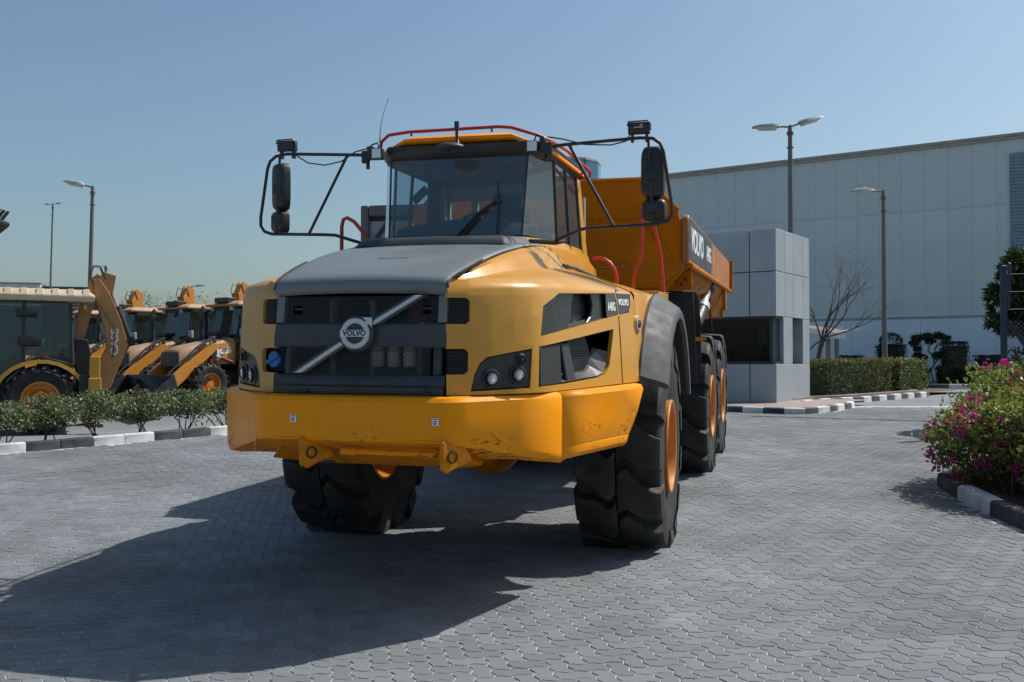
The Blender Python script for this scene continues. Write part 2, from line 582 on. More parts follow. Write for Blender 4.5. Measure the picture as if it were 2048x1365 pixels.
def pavers():
    shapes = {}
    for k in 'HV':
        P = brick_outline(k)
        shapes[k] = (inset(P, 0.0058), inset(P, 0.0032))
    c, s = math.cos(PROT), math.sin(PROT)
    ks = []
    R = 280
    for i in range(-R, R):
        for j in range(-R, R):
            m = (i - j) % 4
            if m == 0: k = 'H'
            elif m == 3: k = 'V'
            else: continue
            cx, cy = (i + (1 if k == 'H' else .5)) * U, (j + (.5 if k == 'H' else 1)) * U
            x = PO.x + c * cx - s * cy
            y = PO.y + s * cx + c * cy
            if y < 3.6 or y > 23.5 or abs(x) > 0.535 * y + 0.5: continue
            if x < 0 and kerb_side(x, y) > -0.06: continue
            if x > 4.3 and in_right_bed(x, y): continue
            if y > 20.3 and x > 3 and in_booth_island(x, y): continue
            ks.append((y, x, k, i, j))
    ks.sort()
    # the pavers that show largest become objects of their own
    vis = [q for q in ks if 4.75 < q[0] and abs(q[1]) < 0.50 * q[0]]
    single = set((q[3], q[4]) for q in vis[:300])
    n = 18
    mesh = {}
    for k in 'HV':
        ti, to = shapes[k]
        cen = to.mean(0)
        b = MB()
        ring = lambda P, z: [((p - cen)[0], (p - cen)[1], z) for p in P]
        b.add(ring(ti, 0) + ring(to, -0.003) + ring(to, -0.014), [tuple(range(n))] + [(n + i, n + (i + 1) % n, (i + 1) % n, i) for i in range(n)] + [(2 * n + i, 2 * n + (i + 1) % n, n + (i + 1) % n, n + i) for i in range(n)])
        o = b.build('paver', 'paver', None, smooth=0, recalc=False)
        mesh[k] = o.data
        bpy.data.objects.remove(o)
    V3, F = [], []
    top, q4 = [], []
    base = 0
    slope = math.atan(GY)
    for y, x, k, i, j in ks:
        ti, to = shapes[k]
        dz = random.uniform(-0.0014, 0.0014)
        if (i, j) in single:
            o = link('paver', mesh[k], ground)
            o.location = (x, y, yard_z(y) + dz)
            q = Matrix.Rotation(slope + random.uniform(-.004, .004), 4, 'X') @ Matrix.Rotation(random.uniform(-.004, .004), 4, 'Y') @ Matrix.Rotation(PROT, 4, 'Z')
            o.rotation_euler = q.to_euler()
            continue
        org = np.array([i, j]) * U
        tx, ty = random.uniform(-.008, .008), random.uniform(-.008, .008)
        rings = ((ti, 0.0), (to, -0.003), (to, -0.014)) if y < 11 else ((ti, 0.0), (to, -0.008))
        for P, z in rings:
            Q = P + org
            X = PO.x + c * Q[:, 0] - s * Q[:, 1]
            Y = PO.y + s * Q[:, 0] + c * Q[:, 1]
            Z = GY * (Y - YR) if y < 21.9 else np.array([yard_z(t) for t in Y])
            Z = Z + z + dz + (X - x) * tx + (Y - y) * ty
            V3.append(np.stack([X, Y, Z], 1))
        top.append(np.arange(n) + base)
        for r in range(len(rings) - 1):
            a = np.arange(n)
            b2 = (a + 1) % n
            q4.append(np.stack([base + (r + 1) * n + a, base + (r + 1) * n + b2, base + r * n + b2, base + r * n + a], 1))
        base += n * len(rings)
    V3 = np.concatenate(V3).astype(np.float32)
    top = np.array(top, np.int32)
    q4 = np.concatenate(q4).astype(np.int32)
    me = bpy.data.meshes.new('paver_field')
    me.vertices.add(len(V3))
    me.vertices.foreach_set('co', V3.ravel())
    me.loops.add(top.size + q4.size)
    me.loops.foreach_set('vertex_index', np.concatenate([top.ravel(), q4.ravel()]))
    me.polygons.add(len(top) + len(q4))
    ls = np.concatenate([np.arange(len(top)) * n, top.size + np.arange(len(q4)) * 4]).astype(np.int32)
    me.polygons.foreach_set('loop_start', ls)
    me.update(calc_edges=True)
    me.polygons.foreach_set('use_smooth', [False] * len(me.polygons))
    me.materials.append(M['paver'])
    o = link('paver_field', me, ground)
    o['kind'] = 'stuff'
    # bed of jointing sand under the blocks
    vs, fs = [], []
    xs = [-9 + 0.5 * a for a in range(0, 40)]
    ys = [3.4 + 0.5 * a for a in range(0, 41)]
    idx = {}
    for b_, yy in enumerate(ys):
        for a_, xx in enumerate(xs):
            idx[(a_, b_)] = len(vs)
            vs.append((xx, yy, yard_z(yy) - 0.0048))
    for b_ in range(len(ys) - 1):
        for a_ in range(len(xs) - 1):
            cx, cy = xs[a_] + .25, ys[b_] + .25
            if cx < 0 and kerb_side(cx, cy) > 0.1: continue
            fs.append((idx[(a_, b_)], idx[(a_ + 1, b_)], idx[(a_ + 1, b_ + 1)], idx[(a_, b_ + 1)]))
    quadmesh('joint_sand', vs, fs, 'joint sand', ground)

# right-hand bed outline and booth island outline
KR = [(4.70, 5.2), (4.66, 7.6), (4.67, 9.12), (4.70, 9.92), (4.84, 11.2), (4.98, 11.75), (5.35, 12.2), (5.9, 12.5), (7.2, 12.9), (9.5, 13.4)]
def in_right_bed(x, y):
    if y > 13.5: return False
    for (x0, y0), (x1, y1) in zip(KR[:-1], KR[1:]):
        if y0 <= y <= y1:
            t = (y - y0) / (y1 - y0)
            return x > x0 + t * (x1 - x0) - 0.03
    return y < 5.2 and x > 4.7
KB = [(0.5, 23.6), (2.6, 22.45), (4.06, 21.95), (4.75, 21.6), (5.6, 21.12), (6.2, 21.05), (6.9, 21.6), (7.75, 22.7), (7.95, 23.1)]
KB2 = [(6.9, 23.4), (7.66, 24.2), (8.79, 24.95), (10.2, 26.3), (11.62, 27.75), (11.9, 28.3)]
def in_booth_island(x, y):
    for (x0, y0), (x1, y1) in zip(KB[:-1], KB[1:]):
        if x0 <= x <= x1:
            t = (x - x0) / (x1 - x0)
            return y > y0 + t * (y1 - y0) - 0.03
    return x > 7.95 and y > 23.0
pavers()

# ------------------------------------------------------------------ kerbs (each stone a part of its kerb)
def resample(pts, step):
    P = [V((*p, 0)) for p in pts]
    out = [P[0]]
    acc = 0.0
    for a, b in zip(P[:-1], P[1:]):
        L = (b - a).length
        t = step - acc
        while t <= L:
            out.append(a + (b - a) * (t / L))
            t += step
        acc = (acc + L) % step if L >= step - acc else acc + L
    return out
def kerb(name, pts, step, width, h, side, first, run, label, phase=0):
    """side=+1: the stone lies to the left of the walking direction"""
    root = empty(name, (pts[0][0], pts[0][1], gz(*pts[0])), 0, label, 'kerb')
    R = resample(pts, step)
    inv = V(root.location)
    for i, (a, b) in enumerate(zip(R[:-1], R[1:])):
        t = (b - a).normalized()
        nrm = V((-t.y, t.x, 0)) * side
        a2, b2 = a + t * 0.004, b - t * 0.004
        za, zb = yard_z(a.y), yard_z(b.y)
        bk = MB()
        lo, hi = -0.06, h
        ra = [(a2 + nrm * d, za + z) for d, z in ((0, lo), (0.012, hi - 0.02), (0.035, hi), (width, hi), (width, lo))]
        rb = [(b2 + nrm * d, zb + z) for d, z in ((0, lo), (0.012, hi - 0.02), (0.035, hi), (width, hi), (width, lo))]
        bk.loft([[V((p.x, p.y, z)) - inv for p, z in ra], [V((p.x, p.y, z)) - inv for p, z in rb]], True, True)
        white = ((i + phase) // run) % 2 == (0 if first == 'w' else 1)
        bk.build('kerb_stone', 'kerb white' if white else 'kerb black', root, bevel=0.006, seg=1)
    return root
kerb('striped_kerb', KL, 0.50, 0.15, 0.14, 1, 'w', 2, 'black and white painted kerb below the sparse hedge of the digger lot', phase=3)
kerb('striped_kerb', KR, 0.93, 0.16, 0.15, -1, 'b', 1, 'black and white kerb round the pink flowering bush', phase=0)
kerb('striped_kerb', KB, 0.45, 0.15, 0.13, 1, 'b', 1, 'black and white kerb curving round the foot of the grey guard booth')
kerb('striped_kerb', KB2, 0.42, 0.15, 0.13, 1, 'w', 1, 'black and white kerb along the clipped hedge beside the booth')
kerb('striped_kerb', [(10.6, 37.6), (14.0, 36.3), (17.6, 35.0), (24, 33.0)], 1.35, 0.16, 0.15, 1, 'w', 1, 'black and white kerb before the topiary bushes at the warehouse')

def sheet(name, pts, m, zoff, fz=None, parent=None):
    b = MB()
    b.add([(x, y, (fz or (lambda a, c: yard_z(c)))(x, y) + zoff) for x, y in pts], [tuple(range(len(pts)))])
    o = b.build(name, m, parent, smooth=0)
    if parent is None:
        o['kind'] = 'structure'
    return o
def bed(name, pts, m, zoff, step=0.6, fz=None):
    """subdivided flower bed sheet"""
    bm = bmesh.new()
    vs = [bm.verts.new((x, y, 0)) for x, y in pts]
    bm.faces.new(vs)
    bmesh.ops.triangulate(bm, faces=bm.faces[:])
    for _ in range(4):
        es = [e for e in bm.edges if e.calc_length() > step]
        if not es: break
        bmesh.ops.subdivide_edges(bm, edges=es, cuts=1)
        bmesh.ops.triangulate(bm, faces=bm.faces[:])
    for v in bm.verts:
        v.co.z = (fz(v.co.x, v.co.y) if fz else yard_z(v.co.y)) + zoff + random.uniform(-.012, .012)
    bmesh.ops.recalc_face_normals(bm, faces=bm.faces[:])
    for f in bm.faces:
        if f.normal.z < 0: f.normal_flip()
    me = bpy.data.meshes.new(name)
    bm.to_mesh(me)
    bm.free()
    me.materials.append(M[m])
    o = link(name, me)
    o['kind'] = 'structure'
    return o
def off_line(pts, d):
    out = []
    for i, p in enumerate(pts):
        a, b = pts[max(0, i - 1)], pts[min(len(pts) - 1, i + 1)]
        t = V((b[0] - a[0], b[1] - a[1], 0)).normalized()
        out.append((p[0] - t.y * d, p[1] + t.x * d))
    return out
bed('flower_bed', [(x, y) for x, y in off_line(KL, 0.13)] + [(x, y) for x, y in reversed(off_line(KL, 0.95))], 'soil', 0.07, fz=lambda x, y: gz(x, y))
bed('flower_bed', off_line(KR, -0.14) + [(14, 13.4), (14, 5.2)], 'soil', 0.08)
bed('flower_bed', [(10.4, 37.8), (14.0, 36.5), (17.6, 35.2), (26, 32.6), (34, 40), (20, 50), (8, 46)], 'soil', 0.10)
sheet('booth_pavement', off_line(KB, 0.14) + [(8.6, 23.9), (7.0, 24.4), (2.0, 28.6), (0.4, 24.2)], 'red block', 0.118, fz=lambda x, y: yard_z(y))
bed('flower_bed', off_line(KB2, 0.14) + [(14.5, 31), (10, 32), (6.2, 26.2)], 'soil', 0.10)
b = MB()
for a, c in zip(off_line(KB2, 0.35)[:-1], off_line(KB2, 0.35)[1:]):
    A, C = V((*a, yard_z(a[1]) + 0.16)), V((*c, yard_z(c[1]) + 0.16))
    t = (C - A)
    n_ = V((-t.y, t.x, 0)).normalized() * 0.2
    k = max(1, int(t.length / 0.4))
    for i in range(k):
        p, q = A + t * (i / k + .004), A + t * ((i + 1) / k - .004)
        b.prism([p, q, q + n_, p + n_], (0, 0, -0.12))
e = b.build('brick_edging', 'red block', None, smooth=0)
e['kind'] = 'structure'
# drainage channel across the drive
b = MB()
P0, P1 = V((4.9, 20.55, 0)), V((8.4, 19.35, 0))
for i in range(14):
    p, q = P0.lerp(P1, i / 14 + .003), P0.lerp(P1, (i + 1) / 14 - .003)
    for k in (0, 0.09):
        o_ = V((0.02, k, 0))
        pts = [p + o_, q + o_, q + o_ + V((0.01, 0.035, 0)), p + o_ + V((0.01, 0.035, 0))]
        b.prism([V((v.x, v.y, yard_z(v.y) + 0.004)) for v in pts], (0, 0, -0.02))
e = b.build('drain_channel', 'dark seam', None, smooth=0)
e['kind'] = 'structure'

# ------------------------------------------------------------------ buildings
U1, U2 = V((-0.826, 0.563, 0)), V((0.563, 0.826, 0))
class Wall:
    """maps (along, out, height) of a straight wall to the world"""
    def __init__(s, o, t, out):
        s.o, s.t, s.n = V(o), V(t).normalized(), V(out).normalized()
    def p(s, a, d, z):
        return s.o + s.t * a + s.n * d + V((0, 0, z))
    def slab(s, mb, a0, a1, z0, z1, d0, d1):
        q = [s.p(a0, d0, z0), s.p(a1, d0, z0), s.p(a1, d0, z1), s.p(a0, d0, z1)]
        mb.prism(q, s.n * (d1 - d0))

def warehouse():
    root = empty('warehouse', (18.7, 45, 0), 0, 'long pale corrugated warehouse with a white lower wall', 'warehouse')
    W = Wall((0, 0, 0), -U1, -U2)
    a0, a1 = -25.0, 12.0
    ztop, zseam, zband, zbase = 11.55, 8.5, 3.67, 0.5
    c = MB()
    W.slab(c, a0, a1, zbase, ztop - 0.02, -14.0, -0.08)
    c.build('core', 'cladding', root, smooth=0)
    # corrugated sheets, one object per sheet
    def sheet_mesh(h, wd=1.0):
        b = MB()
        prof, nrib = [], 5
        for k in range(nrib):
            x0 = k * wd / nrib
            prof += [(x0 + 0.004, 0), (x0 + 0.125, 0), (x0 + 0.145, 0.009), (x0 + 0.175, 0.009), (x0 + 0.196, 0)]
        top = [W.t * x + W.n * d + V((0, 0, h)) for x, d in prof]
        bot = [W.t * x + W.n * d for x, d in prof]
        b.loft([bot, top])
        o = b.build('sheet', 'cladding', None, smooth=0, recalc=False)
        m = o.data
        bpy.data.objects.remove(o)
        return m
    for z0, z1 in ((zband + 0.05, zseam), (zseam + 0.015, ztop - 0.25)):
        me = sheet_mesh(z1 - z0)
        k = a0
        while k < a1 - 0.5:
            o = link('cladding_sheet', me, root)
            o.location = W.p(k, -0.05, z0)
            k += 1.0
    b = MB()
    for k in range(0, 12):
        x0 = a0 + k * 3.1
        W.slab(b, x0 + .006, min(a1, x0 + 3.094), zbase, zband - 0.06, -0.1, 0.03)
    b.build('lower_wall', 'low wall white', root, smooth=0)
    b = MB()
    W.slab(b, a0, a1, zband - 0.055, zband + 0.045, -0.1, 0.06)
    b.build('flashing', 'roof trim', root, smooth=0)
    b = MB()
    W.slab(b, a0 - 0.1, a1, ztop - 0.25, ztop - 0.12, -0.3, 0.07)
    W.slab(b, a0 - 0.1, a1, ztop - 0.118, ztop, -14.2, 0.13)
    b.build('roof_trim', 'roof trim', root, smooth=0)
    lv = MB()
    W.slab(lv, 3.5, 8.5, 3.9, 10.7, -0.04, 0.02)
    p = lv.build('louvre_panel', 'blue louvre', root, smooth=0)
    lv = MB()
    for k in range(46):
        z = 3.95 + k * 0.145
        W.slab(lv, 3.56, 8.44, z, z + 0.11, 0.022, 0.06)
    o = lv.build('louvre_slat', 'blue louvre', p, smooth=0)
    o['kind'] = 'stuff'
warehouse()

def tower():
    root = empty('round_tower', (4.4, 80, 0), 0, 'blue glazed many-sided stair tower rising behind the dump body', 'tower')
    n, r = 12, 2.75
    for k in range(n):
        a, c_ = 2 * PI * (k + .02) / n, 2 * PI * (k + .98) / n
        p, q = V((r * math.cos(a), r * math.sin(a), 0)), V((r * math.cos(c_), r * math.sin(c_), 0))
        MB().prism([p, q, q * 0.97, p * 0.97], (0, 0, 17.55)).build('glazed_panel', 'tower blue', root, smooth=0)
    MB().cyl((0, 0, 17.56), (0, 0, 17.72), r * 1.02, n=n).build('roof_cap', 'roof trim', root, smooth=0)
    MB().cyl((0, 0, 0), (0, 0, 17.4), r * 0.9, n=n).build('core', 'dark seam', root, smooth=0)
tower()

def showroom():
    root = empty('far_building', (-7.65, 50, 1.0), 0, 'pale panelled building with a thick grey frame and dark diagonal struts left of the cab', 'building')
    W = Wall((0, 0, 0), (0.985, -0.174, 0), (-0.174, -0.985, 0))
    b = MB()
    W.slab(b, 0, 3.6, 0, 8.0, -8, -0.42)
    b.build('core', 'dark seam', root, smooth=0)
    for k in range(4):
        for i in range(6):
            q = MB()
            W.slab(q, 0.4 + k * .8, 0.4 + k * .8 + .79, i * 1.3, i * 1.3 + 1.28, -0.42, -0.36)
            q.build('wall_panel', 'panel pale', root, smooth=0)
    b = MB()
    W.slab(b, 0, .42, 0, 8.55, -8, 0)
    W.slab(b, .422, 5.0, 8.0, 8.55, -8, 0)
    b.build('frame', 'frame grey', root, bevel=0.12, smooth=0)
    for a0, z0, a1, z1 in ((0.5, 6.5, 1.6, 8.0), (0.9, 4.2, 2.9, 8.0), (1.2, 5.0, 3.6, 7.4)):
        q = MB()
        d = 0.13
        q.prism([W.p(a0, -.3, z0 - d), W.p(a0, -.3, z0 + d), W.p(a1, -.3, z1 + d), W.p(a1, -.3, z1 - d)], W.n * 0.2)
        q.build('strut', 'plastic black', root, smooth=0)
showroom()

def far_left_building():
    root = empty('far_building', (-37.2, 70, 0), 0, 'low pale building on the horizon above the beige cab roof', 'building')
    W = Wall((0, 0, 0), (0.97, 0.24, 0), (0.24, -0.97, 0))
    b = MB()
    W.slab(b, -12, 3.65, 0, 7.25, -8, 0)
    b.build('wall', 'far wall pale', root, smooth=0)
    b = MB()
    W.slab(b, -12.05, 3.7, 7.252, 7.34, -8, 0.05)
    b.build('parapet_cap', 'galvanised', root, smooth=0)
    r2 = empty('sign_board', (-33.6, 70.9, 0), 0, 'dark sign board with small white lettering behind the brown digger arm', 'sign')
    b = MB()
    W.slab(b, 0, 4.3, 3.4, 7.1, -0.15, 0)
    b.build('board', 'sign dark', r2, smooth=0)
    for a in (0.3, 3.9):
        q = MB()
        W.slab(q, a, a + .15, 0, 3.39, -0.15, 0)
        q.build('post', 'pole grey', r2, smooth=0)
    text('SAME TIME', 0.62, 'white print', r2, frame(W.p(1.72, 0.02, 6.0), W.t, W.n), ext=0.01)
far_left_building()

def booth():
    bx, by = 6.04, 22.76
    root = empty('guard_booth', (bx, by, 0.60), 0, 'grey panelled guard booth with a dark corner window', 'booth')
    z0, zs, zw, zm, zt = 0.0, 0.97, 2.06, 3.10, 4.09
    L1, L2 = 6.2, 2.43
    A = Wall((0, 0, 0), U1, -U2)          # face towards the camera's left
    B = Wall((0, 0, 0), U2, -U1)          # right-hand face
    # dark core in three storeys (lower, upper) leaving the window band hollow
    def core(za, zb, d):
        p = [A.p(d, -d, za)]
        q = [V((0, 0, za)) + U1 * a + U2 * c for a, c in ((d, d), (L1 - d, d), (L1 - d, L2 - d), (d, L2 - d))]
        return MB().prism(q, (0, 0, zb - za))
    core(z0, zs, .05).build('core', 'dark seam', root, smooth=0)
    core(zw, zt - .02, .05).build('core', 'dark seam', root, smooth=0)
    g = 0.009
    def panel(W, a0, a1, za, zb):
        m = MB()
        W.slab(m, a0 + g, a1 - g, za + g, zb - g, -0.05, 0.0)
        m.build('panel', 'composite panel', root, bevel=0.006, seg=1, smooth=0)
    ed = [0.0, 0.63, 1.78, 2.93, 4.08, 5.23, 6.2]
    for za, zb in ((z0, zs), (zw, zm), (zm, zt)):
        for a0, a1 in zip(ed[:-1], ed[1:]):
            if za == z0 and a0 > 4: continue
            panel(A, a0, a1, za, zb)
    for za, zb in ((z0, zs), (zw, zm), (zm, zt)):
        e2 = [0.0, 0.62, 1.22, 1.92, 2.43] if za > 0 else [0, 2.43]
        for a0, a1 in zip(e2[:-1], e2[1:]):
            panel(B, a0 - (g if a0 > 0 else 0) * .55, a1 + (g if a1 < 2.4 else 0) * .55, za, zb)
    # back faces
    q = MB()
    C2 = Wall(U2 * L2, U1, U2)
    C2.slab(q, .05, L1 - .05, z0, zt, -0.05, 0)
    q.build('rear_wall', 'composite panel', root, smooth=0)
    # pillars of the window band
    for a0, a1 in ((0.52, 1.16), (1.92, 2.43)):
        q = MB()
        B.slab(q, a0, a1, zs, zw, -0.34, -0.004)
        q.build('pillar', 'composite panel', root, bevel=0.006, seg=1, smooth=0)
    q = MB()
    A.slab(q, 4.2, 4.9, zs, zw, -.3, -.004)
    q.build('pillar', 'composite panel', root, smooth=0)
    # glazing, set back a little, with slim frames
    f = MB()
    for zz in (zs, zw - 0.05):
        A.slab(f, .06, 4.2, zz, zz + 0.05, -0.12, -0.05)
        B.slab(f, .122, 0.52, zz, zz + 0.05, -0.12, -0.05)
        B.slab(f, 1.16, 1.92, zz, zz + 0.05, -0.3, -0.23)
    win = f.build('window_frame', 'plastic black', root, smooth=0)
    f = MB()
    A.slab(f, .085, .115, zs + .05, zw - .05, -0.115, -0.06)
    A.slab(f, 2.2, 2.24, zs + .05, zw - .05, -0.115, -0.06)
    f.build('mullion', 'plastic black', win, smooth=0)
    for W, a0, a1, d in ((A, 0.12, 2.2, -.09), (A, 2.24, 4.2, -.09), (B, 0.125, 0.52, -.09), (B, 1.16, 1.92, -.26)):
        q = MB()
        W.slab(q, a0, a1, zs + .05, zw - .05, d - .008, d)
        q.build('pane', 'booth glass', win, smooth=0)
    # inside: floor, desk, chair back
    q = MB()
    q.prism([U1 * a + U2 * c + V((0, 0, zs - 0.04)) for a, c in ((.3, .9), (3.8, .9), (3.8, .3), (.3, .3))], (0, 0, .03))
    q.box(U1 * 1.2 + U2 * 1.3 + V((0, 0, 1.2)), (.5, .5, .5))
    q.box(U1 * 2.6 + U2 * 1.9 + V((0, 0, 1.3)), (.9, .4, .7))
    q.build('desk', 'roof brown', root, smooth=0)
    q = MB().box(U1 * .9 + U2 * .9 + V((0, 0, 1.35)), (.55, .10, .36), Matrix.Rotation(.5, 3, 'Z'))
    q.box(U1 * .9 + U2 * .95 + V((0, 0, 1.05)), (.08, .08, .3))
    q.build('screen', 'plastic black', root, bevel=.01, seg=1)
    q = MB().box(U1 * 1.9 + U2 * 1.2 + V((0, 0, 1.3)), (.45, .12, .7), Matrix.Rotation(.9, 3, 'Z'))
    q.build('chair_back', 'seat fabric', root, bevel=.05)
    for k_ in range(5):
        q = MB()
        C2.slab(q, .4 + k_ * .62, .4 + k_ * .62 + random.uniform(.2, .5), zs + random.uniform(.25, .5), zs + random.uniform(.6, .95), -0.23, -0.205)
        q.build('reflection_patch', random.choice(['roof brown', 'cab grey', 'digger dusty', 'panel pale']), root, smooth=0)  # added colour patches imitate brown machines reflected in the window
    q = MB()
    C2.slab(q, .1, L1 - .1, zs + .002, zw - .002, -0.2, -0.06)
    q.build('inner_wall', 'inside dark', root, smooth=0)
booth()

# ------------------------------------------------------------------ lamp posts
def lamp(x, y, top, heads, label, r=0.075, lean=0.0, base=None, s=1.0):
    zb = gz(x, y) if base is None else base
    root = empty('street_lamp', (x, y, zb), 0, label, 'lamp post', 'lamp posts round the yard')
    root.rotation_euler = (0, lean, 0)
    h = top - zb
    b = MB()
    b.tube([(0, 0, -0.1), (0, 0, h * .2), (0, 0, h - .5), (0, 0, h)], [r * 1.25, r * 1.15, r * .8, r * .75], 12)
    b.build('pole', 'pole grey', root)
    c = MB()
    for z in (0.16, .22, .62):
        c.cyl((0, 0, h - z), (0, 0, h - z + .025), r * 1.25, n=12)
    c.cyl((0, 0, h), (0, 0, h + .08), r * .45, n=8)
    c.build('collar', 'pole grey', root)
    for az, tilt, ln in heads:
        Mx = Matrix.Translation((0, 0, h + .02)) @ Matrix.Rotation(az, 4, 'Z') @ Matrix.Rotation(-tilt, 4, 'Y')
        def tr(mb):
            mb.v = [tuple(Mx @ V(p)) for p in mb.v]
            return mb
        a = tr(MB().tube([(0, 0, 0), (.34 * s, 0, 0.02)], .028 * s, 8))
        a.build('arm', 'pole grey', root)
        k = []
        for x0, w_, t_ in ((.30, .10, .05), (.36, .15, .10), (.55, .17, .13), (.9 * ln, .16, .10), (1.08 * ln, .12, .035)):
            x0 *= s; w_ *= s; t_ *= s
            k.append([(x0, -w_, 0), (x0, -w_ * .8, t_ * .7), (x0, 0, t_), (x0, w_ * .8, t_ * .7), (x0, w_, 0)])
        hd = tr(MB().loft(k, True, True)).build('lamp_head', 'lamp body', root)
        t = []
        for x0, w_, t_ in ((.38, .10, .0), (.42, .13, .075), (.85 * ln, .13, .075), (1.0 * ln, .09, .0)):
            x0 *= s; w_ *= s; t_ *= s
            t.append([(x0, -w_, -.004), (x0, -w_ * .75, -t_), (x0, w_ * .75, -t_), (x0, w_, -.004)])
        tr(MB().loft(t, True, True)).build('lens', 'lamp glass', hd)
    return root
lamp(8.42, 30.0, 8.72, ((rad(178), rad(-1), 1.05), (rad(14), rad(18), 1.05)), 'tall double-headed lamp post behind the guard booth', .085, 0)
lamp(11.98, 32.0, 7.1, ((rad(183), rad(0), .95),), 'single-headed lamp post standing in the clipped hedge', .075, 0)
lamp(-15.35, 36.0, 7.95, ((rad(180), rad(10), 1.0),), 'lamp post with one tilted head rising behind the folded brown digger arm', .08, .018)
lamp(-28.9, 62.0, 11.5, ((rad(175), rad(0), .8), (rad(10), rad(14), .8)), 'tallest thin lamp post with flat double head at far left', .06, .018, 0, .62)
lamp(-32.7, 80.0, 9.4, ((rad(182), rad(0), 1.0),), 'small distant lamp post just right of the brown digger arm', .13, .0, 0)
lamp(-24.2, 75.0, 7.35, ((rad(5), rad(8), 1.0),), 'distant lamp head peeping over the middle digger roofs', .12, 0, 0)

# ------------------------------------------------------------------ canopy beside the warehouse
def canopy():
    root = empty('walkway_canopy', (12.0, 38.0, 0.75), 0, 'small brown-roofed canopy on posts behind the booth', 'canopy')
    b = MB()
    b.prism([(-1.9, -.5, 2.30), (0.40, -.9, 1.86), (.75, .9, 2.12), (-1.6, 1.2, 2.45)], (0, 0, .06))
    b.build('roof', 'roof brown', root, smooth=0)
    b = MB()
    b.prism([(-1.95, -.56, 2.20), (0.42, -.97, 1.72), (0.42, -.97, 1.90), (-1.95, -.56, 2.38)], (0.01, .05, 0))
    b.build('fascia', 'canopy white', root, smooth=0)
    for x in (-.02, .30):
        MB().box((x, -.3, .8), (.13, .13, 1.9)).build('post', 'bark pale', root, smooth=0)
    MB().tube([(-.9, -.4, 1.2), (-.5, -.4, 1.6), (0, -.35, 1.75)], .04).build('brace', 'bark pale', root)
    r2 = empty('awning', (13.0, 40.4, 0.75), 0, 'thin white tapering awning blade between canopy and warehouse wall', 'awning')
    b = MB()
    b.prism([(-.3, -.1, 1.95), (1.55, .3, 2.22), (1.55, 1.0, 2.24), (-.3, 1.2, 2.0)], (0, 0, .09))
    b.build('blade', 'canopy white', r2, smooth=0)
    MB().box((0.0, .6, 1.0), (.1, .1, 1.95)).build('post', 'canopy white', r2, smooth=0)
    MB().tube([(.0, .2, 1.9), (.3, .1, 2.2), (.42, .1, 2.35)], .05).build('stay', 'canopy white', r2)
canopy()

# ------------------------------------------------------------------ plants
def leaves(name, P, size, m, parent, n=None, up=0.3, asp=0.45, fold=0.18, jit=0.35):
    """one folded diamond leaf per point"""
    P = np.asarray(P, float)
    k = len(P)
    d = RNG.normal(size=(k, 3))
    d[:, 2] += up
    if n is not None:
        d = d * 0.75 + n
    d /= np.linalg.norm(d, axis=1)[:, None]
    t = RNG.normal(size=(k, 3))
    s = np.cross(d, t)
    s /= np.linalg.norm(s, axis=1)[:, None]
    nn = np.cross(s, d)
    L = size * (1 + RNG.uniform(-jit, jit, k))[:, None]
    a = P - d * L * 0.5
    b_ = P + d * L * 0.5
    l = P + s * L * asp * .5 - d * L * 0.05 + nn * L * fold
    r = P - s * L * asp * .5 - d * L * 0.05 + nn * L * fold
    vs = np.stack([a, l, b_, r], 1).reshape(-1, 3)
    i = np.arange(k) * 4
    fs = np.concatenate([np.stack([i, i + 1, i + 2], 1), np.stack([i, i + 2, i + 3], 1)], 0)
    return quadmesh(name, vs, fs, m, parent)

def ell_points(c, r, k, shell=0.5):
    v = RNG.normal(size=(k, 3))
    v /= np.linalg.norm(v, axis=1)[:, None]
    q = (1 - shell * RNG.random(k) ** 1.5)[:, None]
    return np.array(c) + v * q * np.array(r), v
def box_points(c, d, k, taper=0.0, depth=0.12):
    """points near the surface of an upright clipped block; d=(x,y,z) sizes, base at c"""
    d = np.array(d, float)
    u = RNG.uniform(-.5, .5, (k, 3))
    ar = np.array([d[1] * d[2], d[0] * d[2], d[0] * d[1] * 0.8])
    ax = RNG.choice(3, k, p=ar / ar.sum())
    sg = np.where(RNG.random(k) < .5, -.5, .5)
    sg[ax == 2] = .5
    nrm = np.zeros((k, 3))
    for a in range(3):
        s_ = ax == a
        u[s_, a] = sg[s_]
        nrm[s_, a] = np.sign(sg[s_])
    p = u * d
    p -= nrm * (RNG.random(k) ** 1.6)[:, None] * depth
    p[:, 2] += d[2] / 2
    sc = 1 + taper * (p[:, 2] / d[2] - 0.5)
    p[:, 0] *= sc
    p[:, 1] *= sc
    p += RNG.normal(size=(k, 3)) * 0.012
    return p + np.array(c), nrm

def branches(mb, p, d, L, r, depth, tips, spread=0.6, grav=0.0, nseg=3, kids_=(2, 3), shrink=0.72):
    pts, q, dd = [V(p)], V(p), V(d).normalized()
    for _ in range(nseg):
        dd = (dd + V((random.gauss(0, .12), random.gauss(0, .12), random.gauss(0, .1) + grav))).normalized()
        q = q + dd * (L / nseg)
        pts.append(q)
    rr = [r * (1 - .38 * i / nseg) for i in range(nseg + 1)]
    mb.tube(pts, rr, 6 if r > .02 else 4)
    if depth == 0:
        tips.append((q, dd))
        return
    for _ in range(random.randint(*kids_)):
        a = V((random.gauss(0, 1), random.gauss(0, 1), random.gauss(0, 1)))
        nd = (dd + a.normalized() * spread).normalized()
        branches(mb, pts[-1] if random.random() < .7 else pts[-2], nd, L * shrink * random.uniform(.8, 1.15), rr[-1] * .72, depth - 1, tips, spread, grav, nseg, kids_, shrink)

